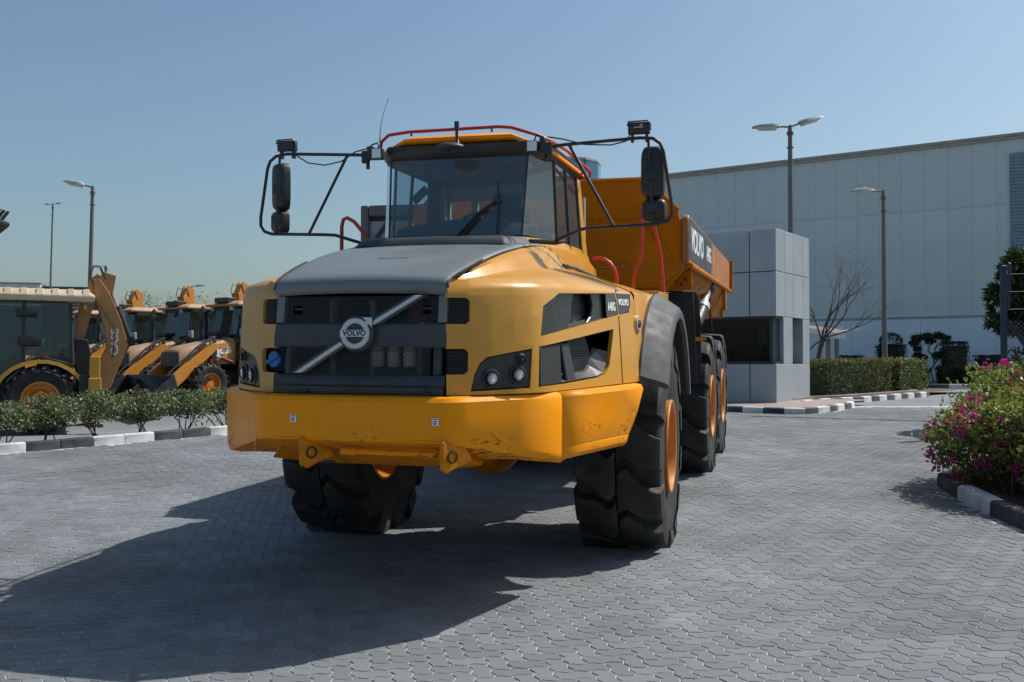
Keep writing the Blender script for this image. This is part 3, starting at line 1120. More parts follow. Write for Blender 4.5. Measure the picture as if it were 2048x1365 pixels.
def clipped(name, x, y, size, m, k, leaf, label, cat='shrub', taper=0.0, group=None, z=None, core='leaf dark', rz=0.0):
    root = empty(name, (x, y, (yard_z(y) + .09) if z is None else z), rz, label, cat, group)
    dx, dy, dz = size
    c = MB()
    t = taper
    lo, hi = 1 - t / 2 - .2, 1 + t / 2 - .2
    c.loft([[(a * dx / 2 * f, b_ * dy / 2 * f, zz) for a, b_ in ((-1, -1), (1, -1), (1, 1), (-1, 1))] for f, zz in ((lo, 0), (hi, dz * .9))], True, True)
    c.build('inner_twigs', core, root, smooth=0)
    p, n_ = box_points((0, 0, 0), size, k, taper)
    leaves('leaves', p, leaf, m, root, n_ * .7)
    return root

# left sparse hedge along the digger lot
def left_hedge():
    line = [q for q in resample(off_line(KL, 0.55), 0.75) if -9.6 < q.x < 0.4]
    nth = 'first second third fourth fifth sixth seventh eighth ninth tenth eleventh twelfth thirteenth fourteenth fifteenth sixteenth seventeenth eighteenth nineteenth twentieth'.split()
    for i, q in enumerate(line):
        zb = gz(q.x, q.y) + 0.06
        root = empty('hedge_shrub', (q.x, q.y, zb), 0, nth[min(i, 19)] + ' leggy shrub from the left end of the sparse hedge before the diggers', 'shrub', 'shrubs of the sparse hedge')
        b = MB()
        tips = []
        for _ in range(5):
            branches(b, (random.uniform(-.12, .12), random.uniform(-.1, .1), 0), (random.gauss(0, .35), random.gauss(0, .3), 1), .30, .012, 2, tips, .65, .05, 2, (2, 3), .75)
        b.build('stems', 'bark', root)
        P = []
        h = random.uniform(.62, .80)
        for t, d in tips:
            k = random.randint(6, 11)
            P.append(np.array(t) * np.array([1, 1, min(1, h / max(.1, t.z))]) + RNG.normal(size=(k, 3)) * .07)
        pe, _ = ell_points((0, 0, h * .72), (.60, .44, h * .36), 1350, .85)
        P.append(pe)
        P = np.concatenate(P)
        P = P[P[:, 2] > .12]
        k = len(P)
        s_ = RNG.random(k)
        leaves('leaves', P[s_ < .84], .062, 'leaf grey green', root, None, .2, .55)
        leaves('leaves', P[s_ > .90], .058, 'leaf yellow green', root, None, .2, .55)
        if random.random() < .5:
            c0 = P[RNG.integers(k)]
            leaves('bracts', c0 + RNG.normal(size=(9, 3)) * .035, .045, 'bract pink', root, None, .2, .7)
left_hedge()

# the big flowering bush at the right
def flower_bush():
    spec = [  # centre x,y,z above bed, radii, n
        (5.30, 11.25, .50, .52, .70, .46, 2600), (5.85, 10.6, .58, .72, .8, .58, 3200), (6.15, 11.7, .62, .75, .8, .58, 2800),
        (6.6, 10.1, .66, .85, .9, .68, 3200), (6.0, 9.6, .50, .80, .8, .50, 3000), (7.3, 11.0, .8, .95, .95, .75, 2600), (6.55, 9.0, .55, .9, .8, .62, 2800),
        (5.62, 10.0, .42, .50, .6, .42, 2000), (7.9, 12.2, 1.0, .9, .8, .80, 1800),
        (5.95, 12.0, .85, .55, .6, .55, 1800), (6.55, 11.2, .98, .65, .7, .55, 2200), (6.9, 9.7, .92, .7, .7, .55, 2200), (5.35, 10.6, .62, .45, .5, .40, 1500)]
    root = empty('flowering_bush', (6.0, 10.6, yard_z(10.6) + .08), 0, 'large bougainvillea bush with magenta flowers overhanging the right kerb', 'bush')
    o = np.array([6.0, 10.6, 0])
    b = MB()
    tips = []
    for cx, cy, cz, rx, ry, rz, n_ in spec:
        for _ in range(4):
            branches(b, (cx - 6 + random.uniform(-.1, .1), cy - 10.6 + random.uniform(-.1, .1), 0), (random.gauss(0, .4), random.gauss(0, .4), 1), .34, .016, 2, tips, .6, .03, 2, (2, 3), .8)
    b.build('stems', 'bark', root)
    PL, PT, FL, NL = [], [], [], []
    for cx, cy, cz, rx, ry, rz, n_ in spec:
        c = np.array([cx, cy, cz]) - o
        p, v = ell_points(c, (rx, ry, rz), int(n_ * 1.5), .42)
        bump = 1 + 0.16 * np.sin(v[:, 0] * 6 + cx * 3) * np.cos(v[:, 1] * 7 + cy) + 0.08 * np.sin(v[:, 2] * 11)
        p = c + (p - c) * bump[:, None]
        ok = p[:, 2] > .04
        PL.append(p[ok])
        NL.append(v[ok])
        for _ in range(int(n_ / 75)):       # shoots that break the outline
            vv = RNG.normal(size=3)
            vv[2] = abs(vv[2])
            vv /= np.linalg.norm(vv)
            s0 = c + vv * np.array([rx, ry, rz])
            for t in np.linspace(0, random.uniform(.08, .22), 7):
                PT.append(s0 + vv * t + RNG.normal(size=3) * .02)
        for _ in range(int(n_ / 110)):
            vv = RNG.normal(size=3)
            vv[2] = vv[2] * .8
            vv[1] -= .5
            vv[0] -= .3
            vv /= np.linalg.norm(vv)
            s0 = c + vv * np.array([rx, ry, rz]) * 1.03
            FL.append(s0 + RNG.normal(size=(random.randint(9, 34), 3)) * random.uniform(.028, .06))
    PL = np.concatenate(PL)
    NL = np.concatenate(NL)
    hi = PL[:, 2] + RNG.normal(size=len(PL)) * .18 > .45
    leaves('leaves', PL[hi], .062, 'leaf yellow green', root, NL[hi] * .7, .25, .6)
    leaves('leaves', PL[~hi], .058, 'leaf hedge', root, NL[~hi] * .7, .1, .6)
    leaves('leaves', np.array(PT), .052, 'leaf yellow green', root, None, .5, .6)
    FL = [f[f[:, 2] > .05] for f in FL]
    big = np.concatenate(FL[: int(len(FL) * .86)])
    leaves('bracts', big, .046, 'bract pink', root, None, .2, .75)
    leaves('bracts', np.concatenate(FL[int(len(FL) * .86): int(len(FL) * .94)]), .044, 'bract orange', root, None, .2, .75)
    # focal clusters on the face towards the camera
    foc = []
    for x, y, z, k in ((-.35, -.85, .82, 130), (-.15, -.98, .62, 170), (-.62, -.35, .85, 120), (.1, -1.1, .48, 150), (-1.02, .30, .78, 90), (-.05, -.75, 1.02, 120), (-.45, -.85, .42, 90), (.05, -1.25, .3, 110), (-.85, -.15, .55, 90), (-.6, -.55, .62, 110), (.25, -.9, .85, 90), (-.95, .1, .35, 60)):
        foc.append(np.array([x, y, z]) + RNG.normal(size=(k, 3)) * .075)
    leaves('bracts', np.concatenate(foc), .05, 'bract pink', root, None, .2, .75)
    r2 = empty('flowering_shrub', (8.15, 12.9, yard_z(12.9) + .08), 0, 'pale pink bougainvillea shrub at the right frame edge behind the magenta bush', 'bush')
    p, v = ell_points((0, 0, .95), (.8, .6, .9), 1500, .5)
    leaves('leaves', p, .06, 'leaf hedge', r2, v, .2, .6)
    p, v = ell_points((-.25, -.2, 1.05), (.6, .5, .75), 700, .25)
    leaves('bracts', p, .05, 'bract pale', r2, v, .2, .75)
    MB().tube([(0, 0, 0), (.05, 0, .5), (.1, .05, 1.0)], .03).build('stems', 'bark', r2)
flower_bush()

# clipped hedge beside the booth, in two blocks
clipped('clipped_hedge', 9.15, 27.6, (3.1, 1.2, .92), 'leaf hedge', 5200, .075, 'longer block of clipped green hedge next to the booth wall, with a few pink flowers', 'hedge', z=yard_z(27) + .1, rz=rad(38))
clipped('clipped_hedge', 11.45, 29.9, (2.2, 1.3, .90), 'leaf hedge', 3800, .075, 'shorter block of clipped green hedge at the foot of the single lamp post', 'hedge', z=yard_z(29) + .1, rz=rad(48))
def hedge_extras():
    r = [o for o in bpy.data.objects if o.name.startswith('clipped_hedge')]
    for o, rust, n in ((r[0], 'leaf rust', 420), (r[1], 'leaf yellow green', 500)):
        p, n_ = box_points((.9 if rust == 'leaf rust' else 0, 0, 0), (1.4, 1.28, .97) if rust == 'leaf rust' else (2.25, 1.36, .97), n)
        leaves('leaves', p, .075, rust, o, n_)
        p, n_ = box_points((0, 0, 0), (2.9, 1.26, .98), 60)
        leaves('bracts', p, .07, 'bract pink', o, n_)
hedge_extras()

# topiary row in front of the warehouse
def D40(px, y=728, d=40.0):
    return (px - 1024) * d / 1991.0
TOP = 'clipped bushes before the warehouse wall'
def topi(px0, px1, yt, d, label, dark=True, taper=0.0, yb=None, k=1500, leaf=.085):
    wd = (px1 - px0) * d / 1991
    x = ((px0 + px1) / 2 - 1024) * d / 1991
    zt = CAM_H + (728 - yt) * d / 1991
    zb = yard_z(d) + .1
    return clipped('clipped_bush', x, d, (wd, wd * .9, zt - zb), 'leaf dark' if dark else 'leaf hedge', k, leaf, label, 'shrub', taper, TOP, zb)
topi(1757, 1806, 690, 41.5, 'tall dark dome-topped bush directly behind the single lamp post', k=2200)
topi(1886, 1931, 684, 41.5, 'tall square-cut dark bush right of the bare-stemmed little tree', taper=.0, k=2200)
topi(1678, 1722, 712, 42.5, 'low wide dark bush left of the single lamp post', taper=.1)
topi(1819, 1854, 736, 38.6, 'dark clipped cube left of the little tree trunk', taper=.15, k=1100)
topi(1876, 1910, 733, 38.4, 'dark clipped cube in front of the tall square-cut bush', taper=.15, k=1100)
topi(1919, 1960, 735, 37.9, 'dark clipped cube right of the tall square-cut bush', taper=.1, k=1100)
topi(1958, 1999, 711, 42.5, 'dark flared bush between the square-cut bush and the blue fence post', taper=.4)
topi(1984, 2012, 731, 38.0, 'dark clipped cube at the foot of the blue fence post', taper=.1, k=1000)
topi(2012, 2050, 718, 36.0, 'brownish bush right of the blue fence post', dark=False, k=1300)
def dome():
    o = bpy.data.objects['clipped_bush']
    p, v = ell_points((0, 0, 1.72), (.49, .44, .36), 900, .2)
    leaves('leaves', p, .085, 'leaf dark', o, v)
dome()

def little_tree():
    d = 40.2
    x0 = D40(1866, d=d)
    zb = yard_z(d) + .1
    root = empty('little_tree', (x0, d, zb), 0, 'little tree with bare forked stems and tufts of dark leaves', 'tree')
    b = MB()
    tr = [((0.03, 0, 0), (-.05, 0, .3), (-.1, 0, .45)), ((-.1, 0, .45), (-.3, .05, .75), (-.42, .1, 1.0)), ((-.1, 0, .45), (.03, .0, .75), (.05, .05, 1.1), (.12, .1, 1.35)),
          ((-.42, .1, 1.0), (-.5, 0, 1.25), (-.45, 0, 1.55)), ((.05, .05, 1.1), (-.2, 0, 1.3), (-.1, 0, 1.6)), ((.12, .1, 1.35), (.2, 0, 1.6)), ((.03, 0, .75), (.2, 0, .95))]
    for t in tr:
        b.tube(t, [.045 - .008 * i for i in range(len(t))], 7)
    b.build('trunk', 'bark pale', root)
    P, N_ = [], []
    for cx, cz, r_, k in ((-.62, 1.02, .2, 110), (-.45, .93, .24, 120), (.28, 1.05, .25, 150), (.1, 1.0, .18, 90), (-.6, 1.72, .26, 160), (-.25, 1.78, .25, 150), (.28, 1.82, .24, 150), (.45, 1.7, .2, 110), (-.7, 1.5, .2, 100), (-.1, 1.6, .22, 110), (-.62, 1.28, .16, 80)):
        p, v = ell_points((cx, random.uniform(-.15, .15), cz + .1), (r_, r_, r_ * .55), k, .6)
        P.append(p)
        N_.append(v)
    leaves('crown', np.concatenate(P), .19, 'leaf dark', root, np.concatenate(N_) * 1.2, .1, .34)
little_tree()

def bare_tree():
    root = empty('bare_tree', (10.55, 33.5, yard_z(33) + .1), 0, 'nearly leafless tree with yellow leaves leaning out behind the booth', 'tree')
    b = MB()
    tips = []
    b.tube([(-.3, 0, 0), (-.25, 0, .9), (-.1, 0, 1.7)], [.09, .08, .065], 8)
    random.seed(21)
    for d in ((.25, 0, 1), (.75, -.1, .75), (-.2, .1, 1), (.95, -.1, .35), (.5, .2, .9), (.1, -.3, 1.0)):
        branches(b, (-.1 + random.uniform(-.05, .05), 0, 1.5 + random.uniform(-.3, .2)), d, 1.15, .036, 4, tips, .55, .0, 3, (2, 3), .74)
    b.build('trunk', 'bark', root)
    P = []
    for t, d_ in tips:
        if t.z < 2.45:
            P.append(np.array(t) + RNG.normal(size=(7, 3)) * .10)
    if P:
        leaves('crown', np.concatenate(P), .12, 'leaf gold', root, None, -.1, .5)
bare_tree()

def acacia(x, y, h, label, seed):
    random.seed(seed)
    root = empty('thorn_tree', (x, y, LOT_Z), 0, label, 'tree', 'sparse trees beyond the diggers')
    b = MB()
    tips = []
    b.tube([(0, 0, 0), (.1, 0, h * .3), (0, 0, h * .55)], [.12, .1, .08], 7)
    for _ in range(6):
        branches(b, (0, 0, h * random.uniform(.45, .55)), (random.gauss(0, .9), random.gauss(0, .5), .75), h * .2, .035, 3, tips, .6, .0, 3, (2, 3), .75)
    b.build('trunk', 'bark', root)
    P = [np.array(t) + RNG.normal(size=(3, 3)) * np.array([.28, .28, .07]) for t, d_ in tips]
    leaves('crown', np.concatenate(P), .13, 'leaf grey green', root, None, .1, .45)
acacia(-23.6, 62, 6.0, 'sparse thorn tree top behind the left pair of diggers', 5)
acacia(-20.3, 60, 5.6, 'sparse thorn tree top between the two raised orange booms', 9)
acacia(-18.4, 58, 5.7, 'sparse thorn tree top behind the right-hand digger cab', 12)

def big_tree():
    root = empty('broadleaf_tree', (9.75, 18.0, yard_z(18)), 0, 'dense broad-leaved tree hanging over the fence at the right edge', 'tree')
    random.seed(3)
    b = MB()
    tips = []
    b.tube([(.3, 0, 0), (.25, 0, 1.0), (.1, 0, 2.0)], [.11, .1, .09], 8)
    for _ in range(7):
        branches(b, (.1, 0, random.uniform(1.5, 2.0)), (random.gauss(-.1, .6), random.gauss(0, .6), 1), .7, .05, 2, tips, .7, .0, 3, (2, 3), .75)
    b.build('trunk', 'bark', root)
    P, N_ = [], []
    cl = []
    for _ in range(520):
        v = RNG.normal(size=3)
        v /= np.linalg.norm(v)
        q = v * np.array([1.12, 1.1, 1.12]) * RNG.uniform(.55, 1.0) + np.array([.12, 0, 2.35])
        q += np.array([.12, 0, .1]) * np.sin(q[2] * 5)
        k = RNG.integers(12, 22)
        dd = v * .9 + RNG.normal(size=(k, 3)) * .55
        dd[:, 2] -= .35
        dd /= np.linalg.norm(dd, axis=1)[:, None]
        P.append(q + dd * .09)
        N_.append(dd * 3)
    leaves('crown', np.concatenate(P), .21, 'leaf tree', root, np.concatenate(N_), 0, .30, .10)
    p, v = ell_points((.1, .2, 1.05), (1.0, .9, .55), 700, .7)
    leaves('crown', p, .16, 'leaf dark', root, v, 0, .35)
big_tree()

def fence():
    root = empty('chain_link_fence', (8.4, 17.0, yard_z(17)), 0, 'dark blue steel fence with chain-link mesh under the broad-leaved tree', 'fence')
    for x, y in ((0, 0), (2.6, -1.0)):
        MB().box((x, y, 1.3), (.085, .085, 3.2)).build('post', 'fence blue', root, bevel=.006, seg=1)
    MB().tube([(0.04, 0, 1.98), (.36, -.12, 1.45), (.75, -.28, .9)], .035, 6).build('brace', 'fence blue', root)
    MB().box((.10, 0, 2.55), (.05, .05, .75), Matrix.Rotation(rad(3), 3, 'Y')).build('arm', 'fence blue', root)
    b = MB()
    for z in (2.15, 2.45, 2.75):
        b.tube([(0, 0, z), (2.6, -1.0, z)], .006, 4)
    b.build('barbed_wire', 'wire', root)
    b = MB()
    L = 2.78
    t = V((2.6, -1.0, 0)).normalized()
    s_ = .075
    for k in range(-28, 38):
        for sg in (1, -1):
            x0 = k * s_
            p = []
            for zz in (0.25, 1.95):
                p.append((x0 + sg * (zz - .25), zz))
            (xa, za), (xb, zb) = p
            if xb == xa: continue
            def at(xq): return za + (xq - xa) * (zb - za) / (xb - xa)
            lo_, hi_ = max(0, min(xa, xb)), min(L, max(xa, xb))
            if hi_ - lo_ < .05: continue
            b.tube([t * lo_ + V((0, 0, at(lo_))), t * hi_ + V((0, 0, at(hi_)))], .0035, 3)
    o = b.build('mesh_wire', 'wire', root, smooth=0)
    o['kind'] = 'stuff'
fence()

def litter():
    P = []
    for _ in range(150):
        if random.random() < .55:
            x, y = 4.62 - abs(random.gauss(0, .35)), random.uniform(6.0, 12.0)
        elif random.random() < .4:
            x, y = random.uniform(-4.5, 4.5), random.uniform(4.4, 9.0)
        else:
            q = random.choice(off_line(KL, -.25))
            x, y = q[0] + random.gauss(0, .4), q[1] + random.gauss(0, .3)
        if x < 0 and kerb_side(x, y) > -.08: continue
        P.append((x, y, yard_z(y) + .006))
    P = np.array(P)
    k = len(P)
    o = leaves('leaf_litter', P, .035, 'leaf rust', None, np.tile([0, 0, -.2], (k, 1)), 0, .6, .1)
    v = np.zeros(len(o.data.vertices) * 3, np.float32)
    o.data.vertices.foreach_get('co', v)
    v = v.reshape(-1, 3)
    base = np.repeat(P[:, 2], 4)
    v[:, 2] = base + (v[:, 2] - base) * .12 + .002
    o.data.vertices.foreach_set('co', v.ravel())
    o['kind'] = 'stuff'
litter()

# ------------------------------------------------------------------ the articulated dump truck
# local axes: x to the viewer's right, y to the rear, z up; origin under the front axle
truck = empty('dump_truck', (-0.19, 9.07, 0.0), rad(-14.8), 'big yellow articulated dump truck with dark hood facing the camera', 'dump truck')
_pm = Matrix.Rotation(math.atan(GY), 4, 'X') @ Matrix.Rotation(rad(-14.8), 4, 'Z')
truck.rotation_euler = _pm.to_euler()
HITCH = 1.28
ART = rad(-1.0)
REAR = Matrix.Translation((0, HITCH, 0)) @ Matrix.Rotation(ART, 4, 'Z') @ Matrix.Translation((0, -HITCH, 0))
def rear(o):
    o.matrix_local = REAR
    return o

def interp(P, y):
    for (y0, v0), (y1, v1) in zip(P[:-1], P[1:]):
        if y <= y1 or (y1, v1) == P[-1]:
            t = (y - y0) / (y1 - y0)
            return v0 + (v1 - v0) * t

# ---- bumper
def bumper():
    plan = [(0.0, -3.105), (0.30, -3.10), (0.58, -3.085), (0.655, -3.05), (0.72, -2.975), (0.95, -2.70), (1.17, -2.435)]
    def levels(x, y):
        """front skin heights for this plan point: top roll, face, lower crease"""
        f = max(0.0, min(1.0, (x - 0.62) / 0.55))
        zc = 1.215 - 0.17 * f
        tx, ty = (0.0, 1.0) if x < 0.6 else (-0.75, 0.62)
        return [(x + tx * .30, y + ty * .30, 1.492), (x + tx * .05, y + ty * .05, 1.490), (x + tx * .018, y + ty * .018, 1.482), (x, y, 1.458), (x, y, 1.36), (x + tx * .004, y + ty * .004, zc + .05), (x + tx * .02, y + ty * .02, zc)]
    rows = [levels(x, y) for x, y in plan]
    full = [[(-x * (1 + .05 * max(0, (x - .6) / .6)), y, z) for x, y, z in r] for r in rows[:0:-1]] + rows
    b = MB()
    b.loft(full)
    # sloping underside
    under = []
    for r in full:
        x, y, z = r[-1]
        ax = abs(x)
        f = max(0, min(1, (ax - .62) / .55))
        under.append([(x, y, z), (x * (1 - .02 * f), y + .30 - .2 * f, 1.105 - .085 * f), (x * (1 - .03 * f), y + .62 - .2 * f, 1.04 - .02 * f), (x * .97, -1.9, 1.03)])
    b.loft(under)
    o = b.build('bumper', 'bumper paint', truck, smooth=28, weld=True)
    md = o.modifiers.new('s', 'SOLIDIFY')
    md.thickness = 0.012
    md.offset = -1
    apply_mods(o)
    # side wings
    for sx in (1, -1):
        P = [(1.176, -2.428), (1.30, -2.02), (1.42, -1.63), (1.535, -1.25)]
        rows = []
        for i, (x, y) in enumerate(P):
            t = i / 3
            zt, zb = 1.488 - .004 * t, 1.045 + .0 * t
            yb = y + (-.02 - .20 * t)
            xb = x - .035 - .055 * t
            rows.append([(x - .30, y + .05, zt + .004), (x - .05, y + .015, zt + .002), (x - .014, y + .004, zt - .006), (x, y, zt - .032), (x - .02 - .02 * t, y - .06 * t, 1.27), (xb + .012, yb + .03 * t, 1.135), (xb + .008, yb + .03 * t, 1.128), (xb + .008, yb + .01 * t, 1.12), (xb, yb, 1.075), (xb - .03, yb, zb), (xb - .40, yb + .1, zb - .005)])
        b = MB().loft(rows)
        e = rows[-1]
        b.add(e, [tuple(range(len(e)))])
        if sx < 0:
            b.v = [(x * 1.045, y, z) for x, y, z in b.v]
            b.mirror()
        w_ = b.build('bumper_wing', 'bumper paint', truck, smooth=30)
        md = w_.modifiers.new('s', 'SOLIDIFY')
        md.thickness = 0.012
        md.offset = -1
        apply_mods(w_)
    # towing face between the lugs, lugs, pin
    b = MB()
    b.prism([(-.52, -2.96, 1.185), (.52, -2.96, 1.185), (.72, -2.72, 1.045), (.55, -2.45, .985), (-.55, -2.45, .985), (-.72, -2.72, 1.045)], (0, .05, .02))
    b.build('skid_plate', 'shaded orange', truck, bevel=.006, seg=1, smooth=0)
    b = MB()
    b.tube([(-.80, -2.80, 1.10), (-.66, -3.03, 1.215), (-.48, -3.078, 1.222), (.48, -3.078, 1.222), (.60, -3.06, 1.218)], .008, 6)
    b.build('edge_strip', 'bumper paint', truck)
    for x in (-.335, .575):
        b = MB()
        pr = [(x, -3.108, 1.235), (x, -2.86, 1.20), (x, -2.80, 1.06), (x, -3.02, 1.03), (x, -3.105, 1.06)]
        b.prism(pr, (0.03, 0, 0))
        b.add([(x + .03, -3.095, 1.225), (x + .03, -3.09, 1.04), (x + .155, -2.92, 1.105), (x + .11, -2.95, 1.19), (x + .03, -2.85, 1.2), (x + .03, -2.85, 1.06)], [(0, 1, 2, 3), (0, 3, 4), (1, 5, 2), (3, 2, 5, 4)])
        lug = b.build('tow_lug', 'shaded orange', truck, bevel=.008, seg=1, smooth=0)
        q = MB()
        q.tube([V((x + .066, -3.058, 1.135)) + V((.020 * math.cos(a), .020 * math.cos(a) * 1.2, .034 * math.sin(a))) for a in [2 * PI * k / 14 for k in range(14)]], .006, 5, True)
        q.build('pin_hole', 'plastic black', lug)
    b = MB()
    b.tube([(-.10, -2.995, 1.142), (.0, -3.0, 1.142)], .024, 8)
    b.tube([(.0, -3.0, 1.142), (.52, -3.0, 1.138)], .017, 8)
    b.build('tow_pin', 'bumper paint', truck)
    for k, x in enumerate((-.372, .548)):
        b = MB()
        b.box((x, -3.1035, 1.347), (.042, .003, .046))
        st = b.build('sticker', 'white print', truck, smooth=0)
        q = MB()
        q.box((x, -3.1058, 1.363), (.030, .001, .004))
        q.tube([V((x - .002 + .010 * math.cos(a), -3.106, 1.342 + .010 * math.sin(a))) for a in [rad(40 + 28 * i) for i in range(12)]], .0018, 4)
        q.tube([(x + .006, -3.106, 1.352), (x + .006, -3.106, 1.338), (x - .002, -3.106, 1.338)], .0018, 4)
        q.build('lashing_symbol', 'black print', st)
bumper()

# ---- side panels (yellow), openings cut out
SA, SBp = V((1.12, -2.38, 0)), V((1.455, -1.25, 0))
ST = (SBp - SA).normalized()
SN = V((ST.y, -ST.x, 0))
def lean(z):
    return -0.085 * max(0.0, z - 1.8) + 0.06 * max(0.0, 1.8 - z)
def SP(s, z, d=0.0):
    return SA + ST * s + SN * (d + lean(z)) + V((0, 0, z))
UPW = [(-0.165, 1.848), (0.963, 1.994), (0.945, 2.150), (0.10, 2.128), (-0.12, 2.040)]
LAB = [(0.972, 1.996), (1.155, 2.012), (1.225, 2.152), (0.958, 2.150)]
LOW = [(-0.205, 1.532), (0.10, 1.536), (0.60, 1.556), (0.69, 1.572), (0.765, 1.635), (0.871, 1.892), (-0.184, 1.784)]
FA, FB = V((.80, -2.82, 0)), V((1.05, -2.59, 0))
FT = (FB - FA).normalized()
FN = V((FT.y, -FT.x, 0))
def FP(s, z, d=0.0):
    return FA + FT * s + FN * (d + lean(z) * .7) + V((0, 0, z))
HEAD = [(0.282, 1.527), (-0.128, 1.517), (-0.100, 1.620), (-0.066, 1.685), (-.02, 1.722), (0.155, 1.752), (0.304, 1.772)]

def side_panel(sx):
    zs = [1.495, 1.52, 1.65, 1.80, 1.95, 2.10]
    base = [(.570, -2.965), (.70, -2.895), (.80, -2.82), (.93, -2.70), (1.02, -2.60), (1.075, -2.50), (1.115, -2.38), (1.222, -2.035), (1.34, -1.64), (1.455, -1.25), (1.475, -1.13)]
    P = [V((x, y, 0)) for x, y in base]
    N = []
    for i in range(len(P)):
        t = (P[min(i + 1, len(P) - 1)] - P[max(i - 1, 0)]).normalized()
        N.append(V((t.y, -t.x, 0)))
    rows = []
    for z in zs:
        rows.append([P[i] + N[i] * lean(z) * (.7 if i < 5 else 1) + V((0, 0, z)) for i in range(len(P))])
    # shoulder radius, then the shelf rising to the hood edge
    fr = [0, .1, .2, .3, .4, .5, .6, .72, .85, 1.0, 1.05]
    crz = [2.168, 2.178, 2.184, 2.188, 2.19, 2.192, 2.194, 2.196, 2.192, 2.182, 2.178]
    top = rows[-1]
    rows.append([top[i] + N[i] * -.012 + V((0, 0, crz[i] - 2.10 - .035)) for i in range(len(P))])
    rows.append([top[i] + N[i] * -.035 + V((0, 0, crz[i] - 2.10 - .006)) for i in range(len(P))])
    HE = [(-2.915, .578), (-2.60, .615), (-2.2, .645), (-1.8, .672), (-1.53, .695), (-1.1, .725)]
    HZ = [(-2.95, 2.14), (-2.90, 2.205), (-2.80, 2.24), (-2.6, 2.295), (-2.2, 2.395), (-1.8, 2.465), (-1.53, 2.51), (-1.1, 2.545)]
    ys = [-2.905, -2.86, -2.80, -2.72, -2.62, -2.50, -2.35, -2.06, -1.70, -1.30, -1.12]
    ins, hed, mid = [], [], []
    for i, y in enumerate(ys):
        hx, hz = interp(HE, y), interp(HZ, y)
        c = rows[-1][i]
        sh = V((hx + (c.x - hx) * (.30 if i < 7 else .34), y * .55 + c.y * .45, 0))
        g = min(1, max(0, (y + 2.9) / 1.2))
        sh.z = c.z + (hz - c.z) * (.50 - .02 * g)
        if i == 0:
            mid.append(c + V((0, .012, .004)))
            ins.append(c + V((0, .022, .006)))
            hed.append(c + V((0, .032, .006)))
            continue
        mid.append(c.lerp(sh, .55) + V((0, 0, .012)))
        ins.append(sh)
        hed.append(V((hx + .02, y, hz - (.05 if i < 2 else .03 if i < 4 else .012))))
    rows.append(mid)
    rows.append(ins)
    rows.append([a.lerp(b_, .55) + V((0.0, 0, .022)) for a, b_ in zip(ins, hed)])
    rows.append(hed)
    rows.append([V((h.x - .03, h.y, h.z - .03)) for h in hed])
    b = MB().loft(rows)
    if sx < 0: b.mirror()
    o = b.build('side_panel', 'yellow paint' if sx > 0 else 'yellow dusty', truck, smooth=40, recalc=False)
    bm = bmesh.new()
    bm.from_mesh(o.data)
    bmesh.ops.recalc_face_normals(bm, faces=bm.faces[:])
    c = sum((f.normal.x * sx for f in bm.faces), 0.0)
    if c < 0:
        bmesh.ops.reverse_faces(bm, faces=bm.faces[:])
    bm.to_mesh(o.data)
    bm.free()
    bm = bmesh.new()
    bm.from_mesh(o.data)
    flip = V((sx, 1, 1))
    def cut(pts, n_, reach):
        """cut the convex outline pts (swept along n_) out of the skin"""
        P = [p * flip for p in pts]
        n_ = n_ * flip
        cen = sum(P, V((0, 0, 0))) / len(P)
        cand = [f for f in bm.faces if f.normal.dot(n_) > .2 and abs((f.calc_center_median() - cen).dot(n_)) < reach]
        for i, p in enumerate(P):
            q = P[(i + 1) % len(P)]
            pn = (q - p).cross(n_).normalized()
            if pn.dot(cen - p) > 0: pn = -pn
            geom = set(cand)
            for f in cand:
                geom.update(f.verts)
                geom.update(f.edges)
            r = bmesh.ops.bisect_plane(bm, geom=list(geom), plane_co=p, plane_no=pn, dist=1e-5)
            fs = [f for f in r['geom'] if isinstance(f, bmesh.types.BMFace)]
            cand = [f for f in fs if f.is_valid and (f.calc_center_median() - p).dot(pn) < 1e-6]
        bmesh.ops.delete(bm, geom=cand, context='FACES')
        bmesh.ops.triangulate(bm, faces=[f for f in bm.faces if len(f.verts) > 4])
    for poly in (UPW, LAB, LOW):
        cut([SP(u, v) for u, v in poly], SN, .16)
    cut([FP(u, v) for u, v in HEAD], FN, .16)
    for z0, z1, x1 in ((1.925, 2.085, .695), (1.62, 1.775, .69)):
        cut([V((x, -2.93, z)) for x, z in ((.50, z0), (x1 - .02, z0), (x1, z0 + .02), (x1, z1 - .02), (x1 - .02, z1), (.50, z1))], V((0, -1, 0)), .2)
    bm.to_mesh(o.data)
    bm.free()
    md = o.modifiers.new('s', 'SOLIDIFY')
    md.thickness = .03
    md.offset = -1
    apply_mods(o)
    me = o.data
    me.polygons.foreach_set('use_smooth', [True] * len(me.polygons))
    me.set_sharp_from_angle(angle=rad(32))
    def put(mb, name, m, parent, **kw):
        if sx < 0: mb.mirror()
        return mb.build(name, m, parent, **kw)
    # inner box behind the openings
    q = MB()
    q.loft([[SP(-.25, 1.50, -.30), SP(1.30, 1.50, -.30), SP(1.30, 2.17, -.30), SP(-.25, 2.17, -.30)], [SP(-.20, 1.52, -.04), SP(1.26, 1.52, -.04), SP(1.26, 2.15, -.04), SP(-.20, 2.15, -.04)]], True)
    q.add([SP(-.25, 1.50, -.30), SP(1.30, 1.50, -.30), SP(1.30, 2.17, -.30), SP(-.25, 2.17, -.30)], [(0, 1, 2, 3)])
    put(q, 'intake_box', 'inside dark', truck, smooth=0)
    # smoked covers, louvred mesh ovals, black frames
    q = MB()
    q.prism([SP(s, z, -.045) for s, z in ((-.175, 1.838), (.20, 1.885), (.27, 1.95), (.30, 2.06), (.345, 2.14), (.10, 2.135), (-.13, 2.045))], SN * .022)
